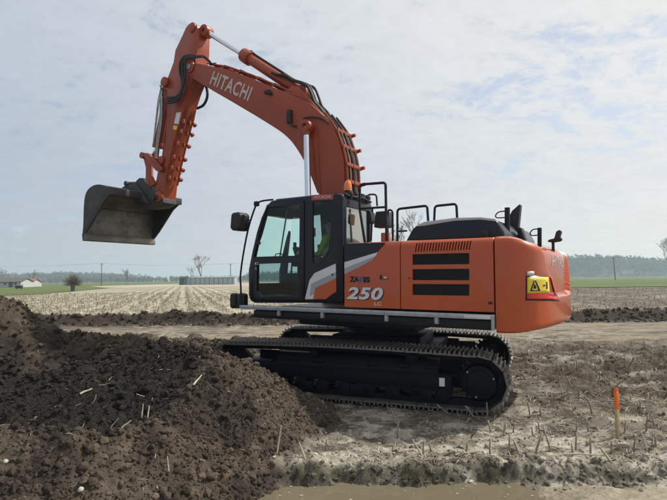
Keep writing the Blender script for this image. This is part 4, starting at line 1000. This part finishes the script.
for (x, y, ri), z in zip(cand, czs):
    if ci >= 235 or abs(x / y) > .70 : continue
    ci += 1
    o = bpy.data.objects.new('maize_stalk', SM[tilt.randrange(len(SM))]); COL.objects.link(o)
    o.location = (x, y, float(z)); t = .10 if tilt.random() < .75 else .5
    o.rotation_euler = (tilt.gauss(0, t), tilt.gauss(0, t), tilt.uniform(0, 6.28)); o.scale = (.85, .85, tilt.uniform(.6, 1.0))
    tag(o, 'short dry cut maize stalk standing in the ' + names[ri], 'stalk', 'maize stubble, ' + names[ri])
# single lying or leaning stalks that stand out
def lying(p0, p1, r, label, lift=.02):
    (x0, y0, h0), (x1, y1, h1) = p0, p1
    a, b = Vector((x0, y0, gz(x0, y0) + lift + h0)), Vector((x1, y1, gz(x1, y1) + lift + h1))
    m = MB().tube([a, a.lerp(b, .35) + Vector((0, 0, .006)), a.lerp(b, .7), b], r, 6, r1=r * .7)
    o = m.build('dry_stalk', STRAW); c0 = (a + b) / 2
    o.data.transform(Matrix.Translation(-c0)); o.location = c0
    tag(o, label, 'stalk', 'loose dry stalks'); return o
def on_terrain(px, py, y0=3.4, y1=16):
    d = CAMROT @ Vector(((px - 333.5) / FPX, -(py - 250) / FPX, -1)); ys = np.arange(y0, y1, .02); t = ys / d.y
    zz = terrain(d.x * t, ys)[0]; below = np.where(CAM_H + d.z * t < zz)[0]; k = below[0] if len(below) else -1
    return float(d.x * t[k]), float(ys[k])
for (a, b, r_, lab, ha, hb_) in [
    ((199.5, 360), (213.5, 346), .011, 'pale dry stalk sticking up from the heap crest in front of the track', 0, .0),
    ((193.5, 389.5), (201.5, 379), .010, 'pale dry stalk on the dark scraped slope of the soil heap', 0, .02),
    ((80, 397.5), (92, 391), .011, 'pale dry stalk lying flat in the dark scraped hollow', 0, .0),
    ((121, 430), (129.5, 412), .010, 'leaning pale stalk on the near soil ridge, left of an upright pair', 0, .10),
    ((110, 428), (117, 410), .006, 'thin grey twig leaning on the near soil ridge', 0, .08),
    ((141.6, 416.6), (142, 406.6), .009, 'left stalk of the short upright pair on the near soil ridge', 0, .09),
    ((147.6, 417.6), (148, 407.4), .009, 'right stalk of the short upright pair on the near soil ridge', 0, .09),
    ((277, 453), (281, 424), .010, 'tall stalk standing upright at the foot of the soil heap', 0, .26),
    ((305, 458), (299, 443), .011, 'pale stalk leaning left at the foot of the soil heap', 0, .12),
    ((169, 472), (166, 452), .006, 'thin bent stalk on the near face of the soil ridge', 0, .10),
    ((422, 455), (413.5, 437), .012, 'pale thick stalk leaning in the stubble in front of the track', 0, .12),
    ((448, 413), (438, 402.5), .010, 'pale stalk leaning against the shoes below the sprocket', 0, .08),
    ((478, 415), (467, 404), .010, 'pale stalk leaning left under the rear end of the track', 0, .08),
    ((511, 420), (493, 413.6), .009, 'pale stalk lying flat behind the rear end of the track', 0, .01),
    ((611, 462), (602, 446), .013, 'broken stalk bending over below the survey stake', 0, .10),
    ((563, 456.5), (605, 457.5), .011, 'long pale stalk lying flat in front of the survey stake', 0, .0),
    ((647, 451), (643.6, 428), .013, 'stout stalk leaning left to the right of the survey stake', 0, .16),
    ((654, 451), (646, 436), .008, 'thin stalk propped against the stout one right of the stake', 0, .10),
    ((455, 457), (480, 453), .012, 'thick stalk lying flat on the bank above the ditch', 0, .0)]:
    pa_ = on_terrain(*a)
    if hb_ > .03:
        dpx = (b[0] - a[0]) * pa_[1] / FPX; lying((*pa_, -.03), (pa_[0] + dpx, pa_[1] + .03, hb_), r_, lab)
    else: lying((*pa_, 0), (*on_terrain(*b), hb_), r_, lab)
# pale stones
def stone(px, py, r, label):
    x, y = on_terrain(px, py); b = bmesh.new(); bmesh.ops.create_icosphere(b, subdivisions=2, radius=r)
    q = random.Random(px); 
    for v in b.verts: v.co = Vector((v.co.x * 1.25, v.co.y, v.co.z * .75)) * q.uniform(.88, 1.1)
    me = bpy.data.meshes.new('stone'); b.to_mesh(me); b.free()
    for p in me.polygons: p.use_smooth = True
    o = link('stone', me, mat('pale_stone', (.40, .38, .33), .8, var=.25, vscale=30)); o.location = (x, y, gz(x, y) + r * .4); o.rotation_euler = (.2, .3, px); tag(o, label, 'stone', 'pale stones')
stone(5.4, 463.6, .02, 'small white stone on the near soil slope at the left edge')
stone(80.6, 496.5, .022, 'pale round stone on the soil slope at the bottom edge')
stone(274, 460, .018, 'small pale stone at the foot of the soil heap')

# ------------------------------------------------------------------ loose material (uncountable)
rg = np.random.default_rng(5)
b_ = bmesh.new(); bmesh.ops.create_icosphere(b_, subdivisions=1, radius=1); IV = np.array([v.co[:] for v in b_.verts]); IF = np.array([[v.index for v in f.verts] for f in b_.faces]); b_.free()
b_ = bmesh.new(); bmesh.ops.create_icosphere(b_, subdivisions=2, radius=1); IV2 = np.array([v.co[:] for v in b_.verts]); IF2 = np.array([[v.index for v in f.verts] for f in b_.faces]); b_.free()
def scatter_clods(name, n, xr, yr, cond, rmin, rmax, label, colour, power=3., IV=IV, IF=IF, jit=(.6, 1.25), sink=.25):
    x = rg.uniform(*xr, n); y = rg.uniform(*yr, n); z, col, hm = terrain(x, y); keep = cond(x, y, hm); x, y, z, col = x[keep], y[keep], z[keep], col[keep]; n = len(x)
    r = rmin + (rmax - rmin) * rg.random(n) ** power
    S = r[:, None, None] * rg.uniform(.7, 1.25, (n, 1, 3)) * IV[None] * rg.uniform(*jit, (n, len(IV), 1))
    a = rg.uniform(0, 6.28, n); c, s = np.cos(a)[:, None], np.sin(a)[:, None]
    V = np.stack([S[..., 0] * c - S[..., 1] * s, S[..., 0] * s + S[..., 1] * c, S[..., 2]], -1) + np.stack([x, y, z + r * sink], -1)[:, None]
    F = (IF[None] + (np.arange(n) * len(IV))[:, None, None]).reshape(-1, 3)
    cc = np.repeat(col * rg.uniform(.8, 1.25, (n, 1)) * np.array(colour), len(IV), 0)
    o = npmesh(name, V.reshape(-1, 3), F, CLOD, col=cc, smooth=False); tag(o, label, 'soil', kind='stuff'); return o
nearheap = lambda x, y, h: (h > .35 + .3 * rg.random(len(x))) & (np.abs(x / y) < .75)
scatter_clods('soil_clods', 34000, (-4.6, .3), (3.5, 7.2), nearheap, .004, .014, 'fine crumbly soil strewn over the dug heap', (1, 1, 1), 1.5, sink=.1)
scatter_clods('soil_clods', 7500, (-4.6, .3), (3.5, 7.2), nearheap, .012, .048, 'broken soil clods half sunk in the dug heap', (1, 1, 1), 4, IV2, IF2, (.78, 1.16), -.05)
scatter_clods('soil_clods', 12000, (-8.5, -1), (6.6, 14), lambda x, y, h: ((h > .3) | (y > 9.5)) & (np.abs(x / y) < .75), .010, .06, 'larger dark soil lumps on the heaps behind', (1, 1, 1), 3)
scatter_clods('soil_clods', 9000, (-.6, 9), (4.6, 13), lambda x, y, h: (h < .4) & (np.abs(x / y) < .75), .004, .026, 'small dry crumbs on the trampled tan ground', (1.1, 1.08, 1.05), 3)
scatter_clods('soil_clods', 2600, (-1.2, 5), (4.7, 5.5), lambda x, y, h: (h < .3) & (np.abs(y - bank_y(x)) < .22), .005, .03, 'crumbled lumps along the ditch bank', (1, 1, 1), 3, IV2, IF2, (.75, 1.2), 0.)
scatter_clods('soil_clods', 5000, (-24, 22), (20.2, 22.8), lambda x, y, h: (np.abs(y - field_y(x)) < .8) & (np.abs(x / y) < .8), .02, .11, 'dark clods along the cut topsoil edge', (1, 1, 1), 2.5)
def straw(name, n, xr, yr, cond, L, w, label, m=STRAW, up=.25):
    x = rg.uniform(*xr, n); y = rg.uniform(*yr, n); z, col, hm = terrain(x, y); k = cond(x, y, hm); x, y, z = x[k], y[k], z[k]; n = len(x)
    l = rg.uniform(*L, n); a = rg.uniform(0, 6.28, n); ww = rg.uniform(.4, 1., n) * w; t = rg.normal(0, up, n); bend = rg.normal(0, .15, n)
    d = np.stack([np.cos(a), np.sin(a), t], -1); s = np.stack([-np.sin(a), np.cos(a), rg.normal(0, .4, n)], -1); c = np.stack([x, y, z + .006 + np.abs(t) * l * .3], -1)
    P = [c - d * (l / 2)[:, None] + s * ww[:, None], c - d * (l / 2)[:, None] - s * ww[:, None], c + s * (bend * l)[:, None] * .5 - s * ww[:, None] + [0, 0, .004], c + s * (bend * l)[:, None] * .5 + s * ww[:, None] + [0, 0, .004], c + d * (l / 2)[:, None] - s * ww[:, None] * .6, c + d * (l / 2)[:, None] + s * ww[:, None] * .6]
    V = np.stack(P, 1); F = np.array([[0, 1, 2, 3], [3, 2, 4, 5]])[None] + (np.arange(n) * 6)[:, None, None]
    o = npmesh(name, V.reshape(-1, 3), F.reshape(-1, 4), m); tag(o, label, 'straw', kind='stuff'); return o
STR2 = mat('weathered_straw', (.27, .225, .15), .9, var=.4, vscale=4)
straw('straw_litter', 3000, (-.4, 8), (5.0, 8), lambda x, y, h: (h < .3) & (np.abs(x / y) < .72) & (y > bank_y(x)), (.02, .14), .004, 'bits of dry maize straw lying between the stubble rows')
straw('straw_litter', 7000, (-.4, 11), (5.0, 15), lambda x, y, h: (h < .3) & (np.abs(x / y) < .72) & (y > bank_y(x)), (.03, .14), .006, 'weathered brown straw trodden into the ground', STR2)
straw('straw_litter', 260, (-4, .2), (3.6, 7), lambda x, y, h: h > .4, (.02, .14), .003, 'few pale straw bits in the dug soil')
straw('straw_litter', 9000, (-34, -1), (21.6, 46), lambda x, y, h: (y > field_y(x) + .4) & (x / y > -.75), (.15, .55), .02, 'pale maize straw covering the far stubble field')
straw('straw_litter', 5000, (9, 44), (21.6, 60), lambda x, y, h: (y > field_y(x) + .4) & (x / y < .75), (.15, .5), .02, 'weathered straw on the brown field at the right', STR2)
def far_stubble(name, xr, yr, ang, n0, label, m):
    c, s = math.cos(R(ang)), math.sin(R(ang)); u = rg.uniform(-80, 80, n0); v = rg.integers(-90, 90, n0) * .75 + rg.normal(0, .06, n0)
    x = u * s + v * c; y = u * c - v * s + 30; k = (x > xr[0]) & (x < xr[1]) & (y > yr[0]) & (y < yr[1]) & (y > field_y(x) + .5) & (np.abs(x / y) < .75); x, y = x[k], y[k]; n = len(x)
    z = terrain(x, y)[0]; h = rg.uniform(.12, .3, n); r = .014; tl = rg.normal(0, .12, (n, 2)) * h[:, None]
    an = np.arange(3) * 2.094; ring = np.stack([np.cos(an), np.sin(an), 0 * an], -1) * r
    base = np.stack([x, y, z - .02], -1)[:, None] + ring; top = base + np.stack([tl[:, 0], tl[:, 1], h], -1)[:, None]
    V = np.concatenate([base, top], 1).reshape(-1, 3); q = np.array([[0, 1, 4, 3], [1, 2, 5, 4], [2, 0, 3, 5]])[None] + (np.arange(n) * 6)[:, None, None]
    o = npmesh(name, V, q.reshape(-1, 4), m); tag(o, label, 'stubble', kind='stuff'); return o
far_stubble('stubble', (-42, -1.5), (21, 62), -16.5, 60000, 'rows of cut maize stubble in the pale field at the left', STALK)
far_stubble('stubble', (8, 46), (21, 60), -16.5, 26000, 'stubble rows in the brown field at the right', STR2)

fx, fy_ = rg.uniform(-1.2, 2.0, 60), rg.uniform(4.4, 5.0, 60)
k = terrain(fx, fy_)[0] < -.13; fx, fy_ = fx[k], fy_[k]; n = len(fx); rr_ = rg.uniform(.003, .016, n); an = np.arange(7) * 2 * math.pi / 7
V = np.stack([fx[:, None] + rr_[:, None] * np.cos(an) * rg.uniform(.6, 1.6, (n, 7)), fy_[:, None] + rr_[:, None] * np.sin(an) * rg.uniform(.6, 1.4, (n, 7)), np.full((n, 7), -.121)], -1).reshape(-1, 3)
tag(npmesh('foam_flecks', V, np.arange(n * 7).reshape(n, 7), mat('foam', (.36, .33, .27), .8, var=.2, vscale=40)), 'pale foam flecks floating on the muddy ditch water', 'foam', kind='stuff')

# ------------------------------------------------------------------ bare trees
BARK = mat('bark', (.085, .07, .055), .9, var=.3, vscale=4); TWIG = mat('twigs', (.13, .10, .075), .9, var=.3, vscale=2); TWIGG = mat('budding_twigs', (.13, .135, .065), .9, var=.3, vscale=2)
def tree(loc, h, spread, seed, label, twig=TWIG, r0=None, depth=6, ball=False, name='bare_tree'):
    q = random.Random(seed); t = MB(); c = MB(); r0 = r0 or h * .013
    def grow(p, d, l, r, k):
        mid = p + d * l * .5 + Vector((q.gauss(0, .05), q.gauss(0, .05), q.gauss(0, .03))) * l; e_ = mid + (d + Vector((q.gauss(0, .12), q.gauss(0, .12), .06))).normalized() * l * .5
        (t if k >= depth - 2 else c).tube([p, mid, e_], r, 5 if k >= depth - 2 else 3, r1=r * .66)
        if k == 0: return
        nb = q.choice((2, 3, 3)) if k > 1 else 4
        for i in range(nb):
            a = q.uniform(0, 6.28); sp = q.uniform(.35, .8) * spread; nd = (d + Vector((math.cos(a) * sp, math.sin(a) * sp, q.uniform(-.05, .35)))).normalized()
            grow(p.lerp(e_, q.uniform(.6, 1.)), nd, l * q.uniform(.58, .82), max(r * .62, h * .0011), k - 1)
    root = empty(name, loc)
    if ball:
        t.tube([(0, 0, -.2), (.03, 0, h * .2), (-.02, .04, h * .42)], h * .11, 8, r1=h * .13)
        for i in range(420):
            a, b = q.uniform(0, 6.28), q.uniform(-.35, 1.5); d = Vector((math.cos(a) * math.cos(b), math.sin(a) * math.cos(b), math.sin(b))); l = h * q.uniform(.3, .56)
            s0 = Vector((0, 0, h * .42)) + d * h * .05; e1 = s0 + d * l * .55 + Vector((q.gauss(0, .06), q.gauss(0, .06), 0)); c.tube([s0, e1, e1 + (d + Vector((q.gauss(0, .3), q.gauss(0, .3), .2))).normalized() * l * .5], h * .008, 3, r1=h * .004)
    else: grow(Vector((0, 0, -.3)), Vector((q.gauss(0, .03), q.gauss(0, .03), 1)), h * .30, r0, depth)
    t.build('trunk', BARK, root, fix=False); c.build('crown', twig, root, fix=False)
    tag(root, label, 'tree'); return root
def far(px, Y, z=.36): return ((px - 333.5) / FPX * Y, Y, z)
tree(far(73, 78), 2.7, .7, 1, 'short pollard willow with a round ball of twigs by the meadow', ball=True, name='pollard_willow')
tree(far(201, 205), 14.5, .9, 2, 'spreading bare tree behind the long grey shed')
tree(far(126.5, 190), 7.6, .6, 3, 'small pale bare tree alone on the field edge')
tree(far(1.5, 190), 9.5, .7, 4, 'budding greenish tree at the left edge above the shed', TWIGG)
tree(far(404, 95), 15.5, .7, 5, 'tall bare tree showing between the handrails over the engine hood')
tree(far(423, 120), 21, .7, 15, 'bare tree behind the engine hood handrails, right of the taller one')
tree(far(668, 260), 25, .7, 6, 'tall bare tree at the right edge above the wood')
tree(far(31, 210), 8, .7, 8, 'faint bare tree behind the red shed roof', TWIGG)
tree(far(192, 235), 10, .5, 9, 'thin bare tree left of the spreading one behind the grey shed')

# ------------------------------------------------------------------ utility poles and wires
POLE = mat('pole_wood', (.09, .075, .06), .9, var=.2, vscale=3); WIRE = mat('wire', (.03, .03, .03), .6)
PT = {}
def pole(px, Y, h, label, lean=0.):
    x, y, z = far(px, Y); o = empty('utility_pole', (x, y, z - .3), (0, R(lean), 0))
    MB().tube([(0, 0, 0), (0, 0, h + .3)], .17, 10, r1=.11).build('pole_shaft', POLE, o)
    ca = MB().box((0, 0, h - .1), (1.3, .10, .12)).build('cross_arm', POLE, o, bevel=.01)
    for a in (-.55, 0, .55): MB().cyl((a, 0, h - .04), (a, 0, h + .14), .045, .03, n=8).build('insulator', mat('porcelain', (.35, .3, .26), .3), ca)
    tag(o, label, 'utility pole', 'utility poles across the field'); PT[px] = Vector((x, y, z + h - .05))
pole(101.5, 178, 7.9, 'wooden utility pole right of the pollard willow'); pole(230.4, 185, 7.6, 'wooden utility pole between the grey shed and the cab')
pole(614.5, 172, 7.9, 'leaning utility pole in the green field at the right', -2.5)
pole(-60, 175, 7.8, 'utility pole beyond the left edge of the view'); pole(365, 180, 7.8, 'utility pole hidden behind the cab'); pole(490, 176, 7.8, 'utility pole hidden behind the engine body'); pole(745, 172, 7.9, 'utility pole beyond the right edge of the view')
for n_, (a, b) in enumerate(((-60, 101.5), (101.5, 230.4), (230.4, 365), (365, 490), (490, 614.5), (614.5, 745))):
    w = MB(); A, B = PT[a], PT[b]
    for dx in (-.55, 0, .55):
        P = [A.lerp(B, t / 14) + Vector((dx, 0, .1 - 3.2 * (t / 14) * (1 - t / 14))) for t in range(15)]
        w.tube(P, .011, 4)
    o = w.build('power_lines', WIRE, fix=False)
    tag(o, 'three sagging wires of the power line, ' + ['left of the willow pole', 'between the willow pole and the shed pole', 'from the shed pole to the cab', 'behind the cab', 'behind the counterweight', 'right of the leaning pole'][n_], 'power line', 'power line spans')

# ------------------------------------------------------------------ far buildings
WALLW = mat('white_render', (.46, .46, .45), .85, var=.08); ROOFD = mat('dark_roof', (.10, .085, .08), .85, var=.2); ROOFR = mat('red_roof_tiles', (.36, .10, .07), .85, var=.2)
WIN = mat('far_window', (.03, .04, .05), .15); SHEDW = mat('grey_cladding', (.33, .37, .39), .7, .1, var=.12); SHEDG = mat('dark_green_cladding', (.025, .06, .05), .6, var=.15); SHEDR = mat('shed_roof', (.24, .27, .29), .6, var=.12)
def gable(name, loc, L, W, hw, hr, wall, roof, label, wins, rz=0, doors=()):
    o = empty(name, loc, (0, 0, rz))
    wl_ = MB().prism_x([(-W / 2, -.3), (W / 2, -.3), (W / 2, hw), (0, hr - .05), (-W / 2, hw)], -L / 2, L / 2).build('wall', wall, o)
    for s in (-1, 1):
        a, b = Vector((0, s * (W / 2 + .35), hw - .12)), Vector((0, 0, hr + .06)); n = Vector((0, s * (hr - hw), W / 2)).normalized() * .1
        MB().prism_x([(a.y, a.z), (b.y, b.z), (b.y + n.y * .0, b.z + .1), (a.y + n.y, a.z + n.z)], -L / 2 - .3, L / 2 + .3).build('roof', roof, o)
    for x, z, w, h in wins:
        f = MB().box((x, -W / 2 - .02, z), (w, .06, h)).build('window', WALLW, o); MB().box((x, -W / 2 - .055, z), (w * .84, .02, h * .84)).build('pane', WIN, f)
    for x, w, h in doors: MB().box((x, -W / 2 - .03, h / 2), (w, .06, h)).build('door', ROOFD, o)
    return tag(o, label, 'building')
gable('farm_shed', far(2, 150), 15, 6, 1.7, 2.55, WALLW, ROOFD, 'long low white shed with dark roof at the left edge', [(x, 1.1, .9, .6) for x in (-3, 0, 3, 6)], 0, ((4.6, 1.1, 1.5),))
gable('farm_house', far(28, 163), 5.5, 6, 1.5, 2.4, WALLW, ROOFR, 'small white building with red tiled roof beside the low shed', [(-1.5, 1.1, .8, .7), (1.3, 1.1, .8, .7)])
gable('green_shed', far(184.3, 176), 1.7, 6, 2.5, 2.9, SHEDG, SHEDG, 'narrow dark green end shed joining the grey shed', [])
gsh = empty('grey_shed', (*far(211, 178)[:2], .36)); L_ = 17.5
MB().box((0, 0, 1.2), (L_, 5.6, 2.5)).build('wall', SHEDW, gsh); MB().prism_x([(-3.0, 2.45), (3.0, 2.75), (3.0, 2.85), (-3.0, 2.55)], -L_ / 2 - .2, L_ / 2 + .2).build('roof', SHEDR, gsh)
for k in range(11): MB().box((-L_ / 2 + .8 + k * 1.6, -2.83, 1.2), (.14, .06, 2.4)).build('wall_post', SHEDG, gsh)
tag(gsh, 'long low grey clad shed at the far end of the stubble field', 'building')
tr_ = empty('water_trough', (*far(19.3, 112)[:2], .40))
MB().prism([(-.6, .15), (.6, .15), (.72, .75), (-.72, .75)], -.4, .4).build('basin', RUBBER, tr_, bevel=.04); [MB().box((x, 0, .08), (.08, .6, .2)).build('leg', RUBBER, tr_) for x in (-.45, .45)]
tag(tr_, 'small black trough in the meadow in front of the white shed', 'trough')
o = empty('fence_post', (*far(22.4, 92)[:2], .38)); MB().tube([(0, 0, -.2), (0, 0, 1.15)], .05, 7, r1=.045).build('post', POLE, o); MB().cyl((0, 0, 1.15), (0, 0, 1.18), .055, n=7).build('post_cap', POLE, o)
tag(o, 'thin wooden fence post in the meadow in front of the white shed', 'fence post')

# ------------------------------------------------------------------ far hills and woods
HILLM = mat('hill_ground', (.09, .08, .06), .95, var=.2, vscale=.01)
FOREST = mat('bare_forest', (.085, .072, .055), .95, var=.35, vscale=.02)
def hill(name, x0, x1, Y, depth, f, label):
    xs = np.linspace(x0, x1, 90); ys = np.linspace(Y, Y + depth, 12); X, Yy = np.meshgrid(xs, ys); Z = np.vectorize(f)(X) * np.sin(np.clip((Yy - Y) / depth, 0, 1) * math.pi) ** .7 - .5
    i = np.arange(X.size).reshape(X.shape); F = np.stack([i[:-1, :-1], i[:-1, 1:], i[1:, 1:], i[1:, :-1]], -1).reshape(-1, 4)
    tag(npmesh(name, np.stack([X, Yy, Z], -1).reshape(-1, 3), F, HILLM, smooth=True), label, 'hill', kind='structure')
def wood(name, x0, x1, Y, depth, f, n, hmin, hmax, label, per=46):
    x = rg.uniform(x0, x1, n); y = Y + depth * rg.random(n); z = np.vectorize(f)(x) * np.sin(np.clip((y - Y) / depth, 0, 1) * math.pi) ** .7; h = rg.uniform(hmin, hmax, n)
    V = []; 
    d = rg.normal(0, 1, (n, per, 3)); d /= np.linalg.norm(d, axis=-1, keepdims=True); d *= rg.random((n, per, 1)) ** .4
    c = np.stack([x, y, z + h * .58], -1)[:, None] + d * np.stack([h * .33, h * .33, h * .42], -1)[:, None]
    T = c[:, :, None] + rg.normal(0, 1, (n, per, 3, 3)) * (h * .075)[:, None, None, None]
    tr = np.stack([np.stack([x - .2, y, z - .5], -1), np.stack([x + .2, y, z - .5], -1), np.stack([x, y, z + h * .7], -1)], 1)
    V = np.concatenate([T.reshape(-1, 3), tr.reshape(-1, 3)]); F = np.arange(len(V)).reshape(-1, 3)
    tag(npmesh(name, V, F, FOREST), label, 'woodland', kind='stuff')
fr_ = lambda x: 9 + 7 * math.exp(-((x - 420) / 110) ** 2) + 5 * math.exp(-((x - 640) / 160) ** 2) + 3 * math.sin(x * .02)
hill('hill', 180, 1500, 720, 200, fr_, 'low wooded hill behind the green field at the right')
wood('wood', 180, 1500, 716, 190, fr_, 4200, 11, 19, 'hazy bare woodland covering the hill at the right')
fl_ = lambda x: 7 * math.exp(-((x + 480) / 120) ** 2) + 4 * math.exp(-((x + 760) / 160) ** 2)
hill('hill', -1500, -330, 800, 180, fl_, 'low wooded hill on the left behind the meadow')
wood('wood', -1500, -345, 800, 170, fl_, 2600, 9, 14, 'hazy blue woodland on the low hill at the left')
f0 = lambda x: 0.
wood('wood', -360, -90, 620, 40, f0, 420, 3.5, 8.5, 'faint far tree line between the sheds and the hill')
wood('wood', -100, 200, 560, 40, f0, 500, 7, 12, 'far tree line behind the machine')

# ------------------------------------------------------------------ haze
hz = bpy.data.materials.new('haze'); hz.use_nodes = True
for n in list(hz.node_tree.nodes):
    if n.type != 'OUTPUT_MATERIAL': hz.node_tree.nodes.remove(n)
pv = hz.node_tree.nodes.new('ShaderNodeVolumePrincipled'); pv.inputs['Color'].default_value = (.70, .86, 1, 1); pv.inputs['Density'].default_value = .00055; pv.inputs['Anisotropy'].default_value = .3
hz.node_tree.links.new(pv.outputs[0], [n for n in hz.node_tree.nodes if n.type == 'OUTPUT_MATERIAL'][0].inputs['Volume'])
hzo = MB().box((0, 500, 19.5), (7600, 6800, 43)).build('haze', hz); tag(hzo, 'thin bluish haze over the whole plain', 'haze', kind='stuff')
